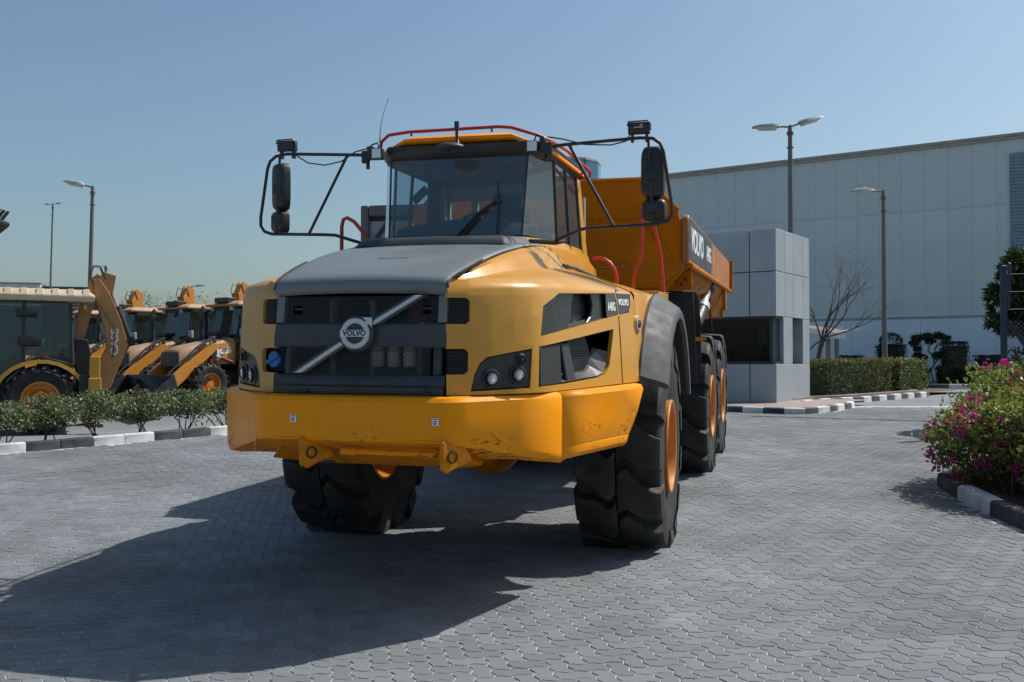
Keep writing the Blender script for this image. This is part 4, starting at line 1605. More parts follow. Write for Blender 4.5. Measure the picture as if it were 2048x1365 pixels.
    put(q, 'intake_cover', 'gloss black', truck, bevel=.006, seg=1, smooth=0)
    q = MB()
    q.prism([SP(s, z, -.06) for s, z in ((.50, 1.93), (.79, 1.965), (.80, 2.145), (.60, 2.14), (.62, 2.06), (.58, 1.98))], SN * .03)
    put(q, 'intake_cover', 'gloss black', truck, bevel=.006, seg=1, smooth=0)
    q = MB()
    q.prism([SP(s, z, -.012) for s, z in ((.785, 1.974), (.956, 1.995), (.94, 2.147), (.79, 2.143))], SN * .008)
    plate = put(q, 'name_plate', 'label grey', truck, smooth=0)
    q = MB()
    q.prism([SP(s, z, -.012) for s, z in ((.978, 2.0), (1.15, 2.016), (1.218, 2.148), (.964, 2.146))], SN * .008)
    plate2 = put(q, 'name_plate', 'label grey', truck, smooth=0)
    if sx > 0:
        def lf(s, z, off=-.002):
            n_ = (SN + V((0, 0, .08))).normalized()
            return frame(SP(s, z, off), ST, n_)
        text('A40G', .085, 'white print', plate, lf(.868, 2.05), sx=.62, bold=.003)
        text('VOLVO', .062, 'white print', plate2, lf(1.075, 2.085), sx=.85, bold=.003)
    # lower opening: black front cover with slot, wedge trim, light grey sill
    q = MB()
    q.prism([SP(s, z, -.04) for s, z in ((-.20, 1.535), (.09, 1.54), (.09, 1.80), (-.18, 1.78))], SN * .02)
    put(q, 'intake_cover', 'plastic black', truck, bevel=.006, seg=1, smooth=0)
    q = MB()
    q.prism([SP(s, z, -.055) for s, z in ((.17, 1.55), (.30, 1.555), (.22, 1.80), (.11, 1.80))], SN * .03)
    put(q, 'intake_cover', 'grille grey', truck, bevel=.006, seg=1, smooth=0)
    q = MB()
    q.loft([[SP(s, z, -.02) for s, z in ((.09, 1.545), (.60, 1.566), (.69, 1.585), (.76, 1.65), (.79, 1.73))], [SP(s, z, -.10) for s, z in ((.10, 1.59), (.56, 1.605), (.62, 1.64), (.66, 1.69), (.70, 1.76))]])
    put(q, 'sill_trim', 'plastic black', truck, smooth=0)
    q = MB()
    q.loft([[SP(s, z, -.02) for s, z in ((.12, 1.884), (.45, 1.926), (.77, 1.968))], [SP(s, z, -.07) for s, z in ((.16, 1.91), (.45, 1.945), (.77, 1.985))]])
    put(q, 'sill_trim', 'plastic black', truck, smooth=0)
    # hexagon mesh ovals
    for cs, cz, rs, rz in ((.47, 2.03, .15, .125), (.45, 1.70, .19, .16)):
        q = hexmesh(lambda u, v: SP(u, v, -.085), cs - rs, cs + rs, cz - rz, cz + rz, .011, .24, lambda u, v: ((u - cs) / rs) ** 2 + ((v - cz) / rz) ** 2 < 1)
        k = put(q, 'mesh_screen', 'mesh metal', truck, smooth=0, recalc=False)
        k['kind'] = 'stuff'
    # headlight cluster
    q = MB()
    q.prism([FP(s, z, -.05) for s, z in [(a * .985 + .0015, 1.64 + (c_ - 1.64) * .985) for a, c_ in HEAD]], FN * .036)
    hl = put(q, 'headlight_panel', 'plastic black', truck, bevel=.008, seg=1, smooth=0)
    lamps = ((.012, 1.592, .036, 'lens clear'), (.198, 1.612, .036, 'lens clear'), (.222, 1.707, .021, 'amber lens')) if sx > 0 else ((.012, 1.592, .036, 'lens clear'), (.19, 1.600, .036, 'lens clear'), (.222, 1.707, .021, 'amber lens'))
    for s, z, r, m_ in lamps:
        q = MB()
        q.lathe([(r * 1.75, -.0135), (r * 1.7, -.006), (r * 1.35, -.002), (r * 1.28, -.016)], FP(s, z, 0), FN, 24)
        put(q, 'bezel', 'plastic black', hl)
        q = MB()
        q.lathe([(r * 1.30, -.012), (r * 1.25, .014), (r * 1.02, .016), (r, .004)], FP(s, z, 0), FN, 24)
        put(q, 'lamp_ring', 'gloss black', hl)
        q = MB()
        q.lathe([(r, .004), (r * .92, .010), (r * .75, .006), (r * .62, .012), (r * .30, .014), (.0005, .016)], FP(s, z, 0), FN, 20)
        put(q, 'headlight', m_, hl, smooth=25)
    for pts in ([(.966, 1.50), (.967, 1.60), (.968, 1.80), (.969, 1.985)], [(.951, 2.155), (.951, 2.175)]):
        put(MB().tube([SP(u, v, .001) for u, v in pts], .004, 4), 'panel_gap', 'inside dark', truck)
    # round side marker lamp
    if sx > 0:
        ax = SN
        o_ = V((1.478, -1.115, 1.925))
        q = MB().lathe([(.075, -.05), (.072, -.005), (.055, .008), (.05, .004)], o_, ax, 24)
        r_ = q.build('marker_housing', 'yellow paint', truck)
        MB().lathe([(.050, .0), (.048, .012), (.034, .014), (.033, .006)], o_, ax, 24).build('marker_ring', 'lamp body', r_)
        MB().lathe([(.033, .006), (.02, .014), (.0005, .016)], o_, ax, 20).build('marker_lens', 'amber lens', r_)

def hexmesh(fn, u0, u1, v0, v1, r, wall, inside):
    """expanded-metal screen: one ring of quads per hexagonal cell"""
    b = MB()
    dx, dy = r * math.sqrt(3), r * 1.5
    j, v = 0, v0
    while v <= v1:
        u = u0 + (dx / 2 if j % 2 else 0)
        while u <= u1:
            if inside(u, v):
                o_, i_ = [], []
                for k in range(6):
                    a = PI / 6 + k * PI / 3
                    o_.append(fn(u + r * math.cos(a), v + r * math.sin(a)))
                    i_.append(fn(u + r * (1 - wall) * math.cos(a), v + r * (1 - wall) * math.sin(a)))
                b.add(o_ + i_, [(k, (k + 1) % 6, 6 + (k + 1) % 6, 6 + k) for k in range(6)])
            u += dx
        v += dy
        j += 1
    return b
side_panel(1)
side_panel(-1)

# ---- hood, scoop
def hood():
    prof = [(-2.925, 2.100, .572), (-2.945, 2.115, .573), (-2.953, 2.150, .574), (-2.935, 2.190, .574), (-2.89, 2.218, .577), (-2.80, 2.248, .588), (-2.6, 2.305, .612), (-2.4, 2.357, .627), (-2.2, 2.403, .642), (-2.0, 2.443, .656), (-1.8, 2.477, .672), (-1.62, 2.505, .686), (-1.50, 2.522, .696), (-1.30, 2.54, .71), (-1.08, 2.555, .725)]
    rings = []
    for y, z, hw in prof:
        r = [(hw * .985, y + .01, z - .035)]
        for t in (1, .985, .95, .85, .6, .3, 0, -.3, -.6, -.85, -.95, -.985, -1):
            cr = .016 * (1 - t * t) - (.016 if abs(t) > .99 else .005 if abs(t) > .98 else 0)
            r.append((hw * t, y - (.012 * (1 - t * t) if y < -2.8 else 0), z + cr))
        r.append((-hw * .985, y + .01, z - .035))
        rings.append(r)
    MB().loft(rings).build('hood', 'hood grey', truck, smooth=45)
    # rubber edge beads
    for sx in (1, -1):
        b = MB().tube([(sx * hw * 1.004, y, z - .006) for y, z, hw in prof[2:8]], .008, 6)
        b.build('hood_seal', 'plastic black', truck)
    b = MB()
    sec = []
    for y, z0, z1, hw in ((-1.66, 2.500, 2.512, .585), (-1.64, 2.50, 2.545, .575), (-1.60, 2.50, 2.572, .56), (-1.50, 2.51, 2.588, .555), (-1.10, 2.54, 2.612, .60)):
        sec.append([(hw + .05, y, z0), (hw, y, z1 - .012), (hw - .03, y, z1), (0, y, z1 + .006), (-hw + .03, y, z1), (-hw, y, z1 - .012), (-hw - .05, y, z0)])
    b.loft(sec)
    b.build('hood_scoop', 'grille grey', truck, smooth=35)
    # perforated strip on the scoop
    q = hexmesh(lambda u, v: V((u, v, 2.596 + (v + 1.5) * .06 + .004)), -.52, .52, -1.47, -1.30, .012, .3, lambda u, v: True)
    k = q.build('air_screen', 'hood grey', truck, smooth=0, recalc=False)
    k['kind'] = 'stuff'
    # crease line on the hood
    MB().box((0.02, -2.43, 2.364), (.22, .003, .006)).build('hood_latch_line', 'plastic black', truck, smooth=0)
hood()

# ---- grille
def grille():
    yf = -2.93
    for z0, z1, y0, y1, hw0, hw1 in ((1.782, 1.934, -2.968, -2.955, .572, .573), (1.545, 1.612, -3.0, -2.985, .562, .564)):
        b = MB()
        n = 10
        rr = []
        for k in range(n + 1):
            t = -1 + 2 * k / n
            bow = -.018 * (1 - t * t)
            rr.append([(hw0 * t, y0 + bow + .08, z0), (hw0 * t, y0 + bow + .008, z0), (hw0 * t, y0 + bow, z0 + .012), (hw1 * t, y1 + bow, z1 - .014), (hw1 * t, y1 + bow + .016, z1), (hw1 * t, y1 + bow + .09, z1)])
        b.loft(rr, True, True)
        b.build('grille_bar', 'grille grey', truck, smooth=30)
    b = MB()
    b.prism([(-.56, -2.99, 1.497), (.555, -2.99, 1.497), (.555, -2.99, 1.542), (-.56, -2.99, 1.542)], (0, .05, 0))
    b.prism([(-.45, -2.998, 1.51), (.45, -2.998, 1.51), (.45, -2.998, 1.540), (-.45, -2.998, 1.540)], (0, .007, 0))
    b.build('grille_bar', 'grille grey', truck, smooth=0)
    for x in (-.39, .41):
        b = MB()
        b.box((x, -3.0, 1.497), (.15, .05, .012))
        b.box((x + .03, -3.005, 1.506), (.07, .05, .012))
        b.build('latch', 'plastic black', truck, bevel=.004, seg=1, smooth=0)
    # uprights
    for x0, x1, z0, z1 in ((-.565, -.512, 1.934, 2.10), (.512, .565, 1.934, 2.10), (-.508, -.470, 1.612, 1.782), (.478, .53, 1.612, 1.782)):
        b = MB()
        b.prism([(x0, -2.955, z0), (x1, -2.957, z0), (x1, -2.935, z1), (x0, -2.932, z1)], (0, .05, 0))
        b.build('grille_upright', 'hood grey' if z0 > 1.9 else 'grille grey', truck, bevel=.004, seg=1, smooth=0)
    # hexagon screens
    holes = ((-.415, 2.010, .036, .030), (.437, 2.012, .036, .032))
    def free(u, v):
        return all(abs(u - a) > c_ or abs(v - b_) > d for a, b_, c_, d in holes)
    def face(u, v):
        return V((u, -2.945 + (v - 1.93) * .12 - .014 * (1 - (u / .57) ** 2), v))
    for x0, x1, z0, z1 in ((-.512, .512, 1.936, 2.10), (-.47, .478, 1.614, 1.780)):
        q = hexmesh(face, x0, x1, z0, z1, .0092, .27, lambda u, v: free(u, v))
        k = q.build('mesh_screen', 'mesh dark', truck, smooth=0, recalc=False)
        k['kind'] = 'stuff'
    for a, b_, c_, d in holes:
        q = MB()
        q.tube([(a - c_, -2.95, b_ - d), (a + c_, -2.95, b_ - d), (a + c_, -2.94, b_ + d), (a - c_, -2.94, b_ + d)], .004, 4, True)
        q.box((a, -2.93, b_ + .008), (c_ * 1.5, .012, .012))
        q.build('latch_frame', 'plastic black', truck)
    for sx in (1, -1):
        for z0, z1, x1 in ((1.927, 2.083, .693), (1.622, 1.773, .688)):
            if sx < 0 and z0 < 1.8: continue
            q = hexmesh(lambda u, v: V((sx * u, -2.935 + (u - .57) * .48 + (v - 1.93) * .10, v)), .575, x1, z0, z1, .0092, .27, lambda u, v: True)
            k = q.build('mesh_screen', 'mesh dark', truck, smooth=0, recalc=False)
            k['kind'] = 'stuff'
    # dark engine bay with radiator frame, red braces and three filters behind the mesh
    b = MB()
    b.prism([(-.74, -2.62, 1.50), (.74, -2.62, 1.50), (.74, -2.62, 2.11), (-.74, -2.62, 2.11)], (0, .02, 0))
    b.prism([(-.72, -2.80, 1.50), (.72, -2.80, 1.50), (.72, -2.62, 1.50), (-.72, -2.62, 1.50)], (0, 0, .02))
    b.prism([(-.72, -2.80, 2.09), (.72, -2.80, 2.09), (.72, -2.62, 2.09), (-.72, -2.62, 2.09)], (0, 0, .01))
    for s in (-1, 1):
        b.prism([(.705 * s, -2.80, 1.50), (.705 * s, -2.62, 1.50), (.705 * s, -2.62, 2.1), (.705 * s, -2.80, 2.1)], (.01 * s, 0, 0))
    b.build('engine_bay', 'inside dark', truck, smooth=0)
    for x in (-.30, .30, -.02):
        MB().box((x, -2.68, 1.8), (.035, .03, .56)).build('radiator_frame', 'cab grey', truck, smooth=0)
    for x in (-.22, .30, .33):
        MB().tube([(x, -2.80, 1.92), (x - .02, -2.78, 2.09)], .022, 8).build('brace', 'dark red', truck)
    for x in (.11, .215, .32):
        b = MB()
        b.tube([(x - .03, -2.84, 1.66), (x - .03, -2.84, 1.665), (x - .03, -2.84, 1.76), (x - .03, -2.84, 1.765), (x - .03, -2.84, 1.80)], [.036, .04, .04, .034, .034], 18)
        b.build('filter', 'filter white', truck)
    # blue filler cap in its recess
    b = MB().prism([(-.672, -2.86, 1.624), (-.52, -2.92, 1.624), (-.52, -2.92, 1.774), (-.672, -2.86, 1.774)], (0, .09, 0))
    b.build('filler_recess', 'inside dark', truck, smooth=0)
    cen, ax = V((-.602, -2.912, 1.702)), V((-.32, -1, .1)).normalized()
    b = MB().lathe([(.052, -.03), (.054, .0), (.050, .006), (.0005, .008)], cen, ax, 10)
    cap = b.build('filler_cap', 'blue cap', truck, smooth=25)
    t = V((.87, -.2, .48)).normalized()
    b = MB()
    q = ax.cross(t).normalized()
    b.prism([cen + t * -.055 + q * -.012 + ax * .012, cen + t * .055 + q * -.012 + ax * .012, cen + t * .055 + q * .012 + ax * .012, cen + t * -.055 + q * .012 + ax * .012], ax * .010)
    b.build('grip', 'blue cap', cap, bevel=.004, seg=1)
    # diagonal bar and the round emblem
    A, C = V((-.385, -3.005, 1.622)), V((.405, -2.985, 2.098))
    d = (C - A).normalized()
    nn = V((0, -1, .08)).normalized()
    sd = d.cross(nn).normalized()
    E0 = V((.012, -3.012, 1.865))
    for p, q_ in ((A, E0 - d * .098), (E0 + d * .108, C)):
        for wd, th, mm in ((.030, .010, 'grille grey'), (.013, .014, 'silver')):
            b = MB()
            e = .01 if wd > .02 else 0
            hx_ = V((wd / max(.2, abs(d.z)), 0, 0)) * (1 if sd.x > 0 else -1)
            b.prism([p - hx_, q_ - hx_, q_ + hx_, p + hx_], nn * th)
            if wd > .02:
                bar = b.build('diagonal_bar', mm, truck, bevel=.004, seg=1, smooth=0)
            else:
                b.build('bright_strip', mm, bar, bevel=.003, seg=1, smooth=0)
    b = MB().lathe([(.112, -.04), (.112, .012), (.104, .022), (.0005, .022)], E0, nn, 40)
    em = b.build('emblem', 'grille grey', truck)
    MB().lathe([(.062, .022), (.062, .034), (.066, .038), (.090, .038), (.094, .034), (.094, .022)], E0, nn, 48).build('emblem_ring', 'silver', em, smooth=40)
    X = V((1, 0, 0))
    Z = nn
    Y = Z.cross(X)
    def ep(x, y, h): return E0 + X * x + Y * y + Z * h
    b = MB().prism([ep(-.094, -.021, .036), ep(.094, -.021, .036), ep(.094, .021, .036), ep(-.094, .021, .036)], Z * .006)
    b.build('name_band', 'silver', em, smooth=0)
    text('VOLVO', .046, 'black print', em, frame(ep(0, 0, .0425), X, Z), sx=.98, bold=.0012, ext=.001)
    b = MB().prism([ep(.045, .098, .026), ep(.108, .098, .026), ep(.108, .038, .026), ep(.088, .060, .026), ep(.060, .040, .026), ep(.048, .062, .026), ep(.072, .078, .026)], Z * .008)
    b.build('arrow', 'silver', em, smooth=0)
grille()

# ---- tyres and wheels
def tyre_mesh():
    R, HW = .905, .365
    b = MB()
    prof = [(.40, -.27), (.47, -.315), (.60, -.372), (.72, -.375), (.79, -.358), (.815, -.33), (.830, -.24), (.834, 0), (.830, .24), (.815, .33), (.79, .356), (.72, .370), (.60, .368), (.47, .335), (.40, .315), (.38, .30), (.38, -.26), (.40, -.27)]
    b.lathe([(r, h) for r, h in prof], (0, 0, 0), (1, 0, 0), 56)
    # lugs: two staggered rows of curved blocks wrapping over the shoulder
    n = 13
    def rtop(x):
        ax = abs(x)
        return .920 - .012 * (ax / .37) ** 2 - (.10 if ax > .372 else .02 if ax > .35 else 0)
    def pt(x, th, r):
        return (x, r * math.sin(th), r * math.cos(th))
    for row in (1, -1):
        for k in range(n):
            t0 = 2 * PI * (k + (.5 if row < 0 else 0)) / n
            w0 = 2 * PI / n
            t0 += random.uniform(-.012, .012)
            xs = [.008, .045, .085, .13, .20, .27, .335, .366, .384]
            ring = []
            for i, x in enumerate(xs):
                sk = (1.3 * x if x < .07 else .091 - 1.0 * (x - .07)) + (.0 if x < .2 else .7 * (x - .2))
                fr = .83 if x < .1 else .83 - 1.15 * (x - .1) if x < .3 else .60
                a, c_ = t0 + row * sk - w0 * fr / 2, t0 + row * sk + w0 * fr / 2
                rt = rtop(x) - (.012 if i == 0 else 0) + random.uniform(-.002, .002)
                rb = .775 if x < .36 else .72
                X = x * row
                e = .012
                ring.append([pt(X, a, rb), pt(X, a + e * .4, rt - .012), pt(X, a + e, rt), pt(X, (a * 2 + c_) / 3, rt + .001), pt(X, (a + c_ * 2) / 3, rt + .001), pt(X, c_ - e, rt), pt(X, c_ - e * .4, rt - .012), pt(X, c_, rb)])
            b.loft(ring, False, True)
    # flatten where it stands on the ground
    hub = .877
    out = []
    for x, y, z in b.v:
        zz = z + hub
        x *= .945
        if zz < .05:
            zz = .05 + (zz - .05) * .02
        if zz < .17 and abs(x) > .23:
            x *= 1 + .05 * (1 - max(0, zz - .05) / .12)
        out.append((x, y, zz - hub))
    b.v = out
    return b
def wheels():
    hub = .877
    t = tyre_mesh()
    proto = t.build('wheel', 'tyre', truck, smooth=17)
    me = proto.data
    rim = MB()
    rim.lathe([(.395, .305), (.402, .345), (.392, .356), (.376, .350), (.358, .30), (.345, .14), (.335, .06), (.30, .045), (.27, .06), (.19, .085), (.185, .13), (.12, .15), (.0005, .152)], (0, 0, 0), (1, 0, 0), 40)
    rm = rim.build('rim', 'rim orange', proto, smooth=30)
    bolts = MB()
    for k in range(16):
        a = 2 * PI * k / 16
        bolts.cyl((.05, .235 * math.cos(a), .235 * math.sin(a)), (.088, .235 * math.cos(a), .235 * math.sin(a)), .016, n=6)
    bo = bolts.build('wheel_nuts', 'rim orange', proto, smooth=0)
    bo['kind'] = 'stuff'
    back = MB().lathe([(.395, -.262), (.37, -.27), (.34, -.1), (.33, .02), (.0005, .03)], (0, 0, 0), (1, 0, 0), 32).build('inner_rim', 'rim orange', proto)
    valve = MB().box((.20, .0, -.30), (.05, .10, .06)).build('rim_clamp', 'rim orange', proto, bevel=.008)
    parts = [rm, bo, back, valve]
    first = True
    for side in (1, -1):
        for k, y in enumerate((0, 4.518, 6.458)):
            if first:
                o, first = proto, False
            else:
                o = proto.copy()
                COL.objects.link(o)
                o.parent = truck
                for p in parts:
                    c = p.copy()
                    COL.objects.link(c)
                    c.parent = o
            m = Matrix.Translation((side * (1.30 if k else 1.275), y, hub)) @ (Matrix.Rotation(PI, 4, 'Z') if side < 0 else Matrix())
            o.matrix_local = (REAR @ m) if k else m
    # axles and differential
    b = MB()
    b.tube([(-1.15, 0, .87), (1.15, 0, .87)], .13, 14)
    b.ball((0, 0, .87), (.30, .34, .30), 16, 10)
    b.build('front_axle', 'shaded orange', truck)
    for y in (4.518, 6.458):
        b = MB().tube([(-1.15, y, .87), (1.15, y, .87)], .15, 12)
        b.ball((0, y, .87), (.30, .34, .32), 14, 8)
        rear(b.build('rear_axle', 'steel dark', truck))
    b = MB()
    for x in (-.42, .42):
        b.box((x, -.75, 1.18), (.10, 3.6, .36))
    b.box((0, -2.2, 1.22), (1.7, .5, .3))
    b.box((0, -1.0, 1.35), (1.5, 2.2, .25))
    b.build('front_frame', 'steel dark', truck, smooth=0)
    b = MB()
    for x in (-.40, .40):
        b.box((x, 4.7, 1.25), (.12, 6.4, .42))
    b.box((0, 1.5, 1.2), (.7, .7, .7))
    rear(b.build('rear_frame', 'steel dark', truck, smooth=0))
wheels()

# ---- front wheel arches, flares
def arches():
    for sx in (1, -1):
        b = MB()
        c = V((0, 0, .88))
        A0, A1 = rad(150), rad(20)       # angle from +y (rear) over the top to the front
        n = 22
        rows = []
        for k in range(n + 1):
            a = A0 + (A1 - A0) * k / n
            d = lambda r, x: V((x, r * math.cos(a), .88 + r * math.sin(a)))
            rows.append([d(1.30, 1.470), d(1.312, 1.482), d(1.315, 1.50), d(1.20, 1.672), d(1.17, 1.692), d(1.13, 1.70), d(1.10, 1.695), d(1.10, 1.66), d(1.26, 1.47)])
        b.loft(rows, True, True)
        if sx < 0: b.mirror()
        b.build('wheel_flare', 'flare rubber', truck, smooth=35)
        # inner liner
        b = MB()
        rows = []
        for k in range(n + 1):
            a = A0 + (A1 - A0) * k / n
            rows.append([V((x, 1.255 * math.cos(a), .88 + 1.255 * math.sin(a))) for x in (.80, 1.47)])
        b.loft(rows)
        b.add([V((.80, 1.255 * math.cos(A0 + (A1 - A0) * k / n), .88 + 1.255 * math.sin(A0 + (A1 - A0) * k / n))) for k in range(n + 1)], [tuple(range(n + 1))])
        if sx < 0: b.mirror()
        b.build('wheel_liner', 'flap black', truck)
        # yellow fender: pillar in front of the arch, then the skin over it
        rows = []
        for k in range(15):
            a = rad(151) + (rad(40) - rad(151)) * k / 14
            y, z = 1.305 * math.cos(a), .88 + 1.305 * math.sin(a)
            t = k / 14
            zt = max(z + .0, 2.178 - .02 * t)
            if k == 0: y = -1.15
            yt = -1.12 + (y + 1.12) if y > -1.12 else -1.12
            zt = 2.178 - .25 * max(0, yt - .2) ** 2
            zt = max(zt, z + .012)
            u = max(0.0, (yt + 1.12) / 2.1)
            rows.append([(1.474, y, z), (1.474 - .02, yt, (z + zt) / 2), (1.45, yt, zt - .03), (1.43, yt, zt - .004), (1.40, yt, zt + .006), (1.18 + .05 * u, yt, zt + .105 * (1 - u) + .04 * u), (.97 + .12 * u, yt, zt + .17 * (1 - u) + .06 * u), (.95 + .10 * u, yt, zt + .15 * (1 - u) + .04 * u), (.80, yt, zt + .13)])
        b = MB().loft(rows)
        if sx < 0: b.mirror()
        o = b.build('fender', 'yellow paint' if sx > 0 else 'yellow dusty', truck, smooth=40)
        # pillar between side panel and arch, down to the bumper
        b = MB()
        P = [(1.482, -1.122), (1.492, -1.09), (1.50, -1.02)]
        r1 = [(1.478, -1.145, 1.497), (1.503, -1.06, 1.497), (1.40, -1.03, 1.497)]
        r2 = [(1.470, -1.13, 1.88), (1.482, -.90, 1.86), (1.40, -.90, 1.86)]
        r3 = [(1.45, -1.12, 2.10), (1.45, -.55, 2.10), (1.40, -.6, 2.10)]
        b.loft([r1, r2, r3], True, True)
        if sx < 0: b.mirror()
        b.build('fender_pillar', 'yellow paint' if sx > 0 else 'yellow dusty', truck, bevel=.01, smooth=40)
        # dark anti-slip strip on the deck edge
        b = MB().tube([(sx * x, y, z) for x, y, z in ((.93, -1.25, 2.375), (.985, -1.1, 2.362), (1.02, -.7, 2.335), (1.06, -.2, 2.29), (1.09, .3, 2.235), (1.10, .7, 2.16))], .014, 6)
        b.build('deck_edge', 'label grey', truck)
arches()

# ---- cab
def cab():
    zb, zt = 2.63, 3.27
    F = [(-.555, -1.06), (.555, -1.06)]                     # windscreen bottom
    G = [(-.578, -.95), (.578, -.95)]                       # windscreen top
    Qb, Qt = (.735, -.62), (.705, -.60)                     # quarter glass outer edge
    rb_, rt_ = .50, .47
    # lower cab
    b = MB()
    lo = [(-.62, -1.02), (.62, -1.02), (.80, -.62), (.82, .62), (-.82, .62), (-.80, -.62)]
    hi = [(-.56, -1.055), (.56, -1.055), (.745, -.615), (.76, .60), (-.76, .60), (-.745, -.615)]
    b.loft([[(x, y, 2.15) for x, y in lo], [(x, y, 2.45) for x, y in lo], [(x, y, zb - .012) for x, y in hi]], True, True)
    body = b.build('cab_body', 'yellow paint', truck, bevel=.012, smooth=30)
    # lower panel rising beside the hood rear
    b = MB()
    b.loft([[(.80, -1.15, 2.20), (.83, -.2, 2.20), (.86, .62, 2.20)], [(.79, -1.12, 2.40), (.82, -.3, 2.42), (.85, .62, 2.44)], [(.75, -1.06, 2.535), (.79, -.5, 2.545), (.845, .30, 2.50), (.84, .62, 2.52)][:3], [(.62, -1.04, 2.56), (.70, -.5, 2.57), (.75, .3, 2.52)]])
    b.build('cab_skirt', 'yellow paint', truck, smooth=40)
    # glass panes
    def pane(name, q, th=.006):
        n_ = (V(q[1]) - V(q[0])).cross(V(q[3]) - V(q[0])).normalized()
        m = MB().add([V(p) for p in q], [(0, 1, 2), (0, 2, 3)])
        return m.build(name, 'cab glass', truck, smooth=0, recalc=False)
    pane('windscreen', [(F[0][0], F[0][1], zb), (F[1][0], F[1][1], zb), (G[1][0], G[1][1], zt), (G[0][0], G[0][1], zt)])
    for s in (1, -1):
        q = [(s * .560, -1.057, zb), (s * (Qb[0] if s > 0 else .775), Qb[1], zb - .02), (s * (Qt[0] if s > 0 else .755), Qt[1], zt + .02), (s * .583, -.947, zt)]
        pane('quarter_glass', q if s > 0 else q[::-1])
        q = [(s * .742, -.59, 2.50), (s * .758, .36, 2.50), (s * .700, .34, zt + .02), (s * .704, -.575, zt + .02)]
        pane('door_glass', q if s > 0 else q[::-1])
    # pillars and seals
    for s in (1, -1):
        MB().tube([(s * .557, -1.062, zb - .01), (s * .580, -.955, zt)], .008, 6).build('glass_seal', 'plastic black', truck)
    for s in (1, -1):
        MB().tube([(s * .742, -.605, zb - .1), (s * .706, -.588, zt + .05)] if s > 0 else [(-.72, -.56, zb - .1), (-.69, -.56, zt + .05)], .017 if s > 0 else .012, 8).build('a_pillar', 'plastic black', truck)
        MB().tube([(s * .757, -.14, 2.50), (s * .703, -.12, zt + .02)], .016, 8).build('door_post', 'plastic black', truck)
        b = MB()
        b.loft([[(s * x, y, z) for x, y in ((xx, .365), (xx + .012, .375), (xx + .014, yr), (xx - .03, yr + .01), (xx - .05, .39))] for xx, yr, z in ((.765, .66, 2.42), (.762, .56, 2.60), (.735, .53, 2.9), (.700, .50, 3.34))], True, True)
        b.build('rear_pillar', 'yellow paint', truck, smooth=30)
        MB().tube([(s * .765, .362, 2.47), (s * .708, .345, 3.30)], .012, 6).build('door_seal', 'plastic black', truck)
    # rear wall with window opening and guard mesh
    b = MB()
    y = .60
    for x0, x1, z0, z1 in ((-.75, .75, 2.2, 2.68), (-.70, .70, 3.12, 3.36), (-.75, -.58, 2.68, 3.12), (.60, .75, 2.68, 3.12), (-.36, -.30, 2.68, 3.12)):
        b.box(((x0 + x1) / 2, y, (z0 + z1) / 2), (x1 - x0, .05, z1 - z0))
    b.build('rear_wall', 'cab grey', truck, smooth=0)
    q = hexmesh(lambda u, v: V((u, .67, v)), -.30, .58, 2.68, 3.12, .022, .14, lambda u, v: True)
    k = q.build('rear_guard', 'mesh dark', truck, smooth=0, recalc=False)
    k['kind'] = 'stuff'
    # roof: visor, cap with dropped corners
    b = MB()
    o1 = [(-.60, -.985), (.60, -.985), (.735, -.74), (.745, .55), (.60, .66), (-.60, .66), (-.745, .55), (-.735, -.74)]
    b.loft([[(x * .96, y * .96, zt - .005) for x, y in o1], [(x, y, 3.335) for x, y in o1], [(x, y, 3.385) for x, y in o1]], True, True)
    b.build('visor', 'plastic black', truck, bevel=.008, seg=1, smooth=30)
    b = MB()
    def rz(x, y): return 3.405 - .10 * max(0, abs(x) - .45) / .3 * 1.0
    o2 = [(-.60, -.93), (-.45, -1.0), (0, -1.01), (.45, -1.0), (.60, -.93), (.745, -.70), (.755, .2), (.745, .58), (.5, .69), (-.5, .69), (-.745, .58), (-.755, .2), (-.745, -.70)]
    b.loft([[(x * .985, y * .985, rz(x, y)) for x, y in o2], [(x, y, rz(x, y) + .008) for x, y in o2], [(x * .995, y * .995, rz(x, y) + .032) for x, y in o2], [(x * .93, y * .94, rz(x, y) + .058) for x, y in o2], [(x * .5, y * .55, 3.475) for x, y in o2]], True, True)
    b.build('roof', 'bumper paint', truck, smooth=50)
    # red guard rails on the roof
    b = MB()
    b.tube([(-.70, -.92, 3.34), (-.655, -.98, 3.43), (-.58, -1.01, 3.475), (-.40, -1.02, 3.49), (.36, -1.02, 3.495), (.46, -1.01, 3.485), (.66, -.96, 3.425), (.74, -.85, 3.395), (.80, -.50, 3.375), (.84, .35, 3.33), (.82, .48, 3.30), (.70, .52, 3.285)], .0135, 8)
    b.tube([(-.74, -.85, 3.40), (-.80, -.50, 3.385), (-.84, .35, 3.35), (-.82, .48, 3.33), (-.70, .52, 3.3)], .0135, 8)
    b.tube([(.82, .30, 3.335), (.76, .30, 3.29)], .012, 6)
    b.tube([(.77, -.66, 3.385), (.70, -.66, 3.36)], .012, 6)
    b.build('roof_rail', 'red rail', truck)
    b = MB()
    for x in (-.38, .30):
        b.cyl((x, -1.02, 3.455), (x, -1.02, 3.49), .008, n=6)
    b.build('rail_stand', 'plastic black', truck)
    # forward-looking mirror on its stalk
    b = MB().tube([(.008, -1.02, 3.54), (.01, -1.03, 3.44), (.03, -1.06, 3.37), (.03, -1.10, 3.345)], .013, 8)
    b.box((.008, -1.02, 3.53), (.035, .03, .05))
    st = b.build('front_mirror', 'plastic black', truck, bevel=.003, seg=1)
    MB().ball((.0, -1.17, 3.325), (.115, .09, .033), 16, 8).build('mirror_shell', 'grille grey', st)
    # wipers
    b = MB()
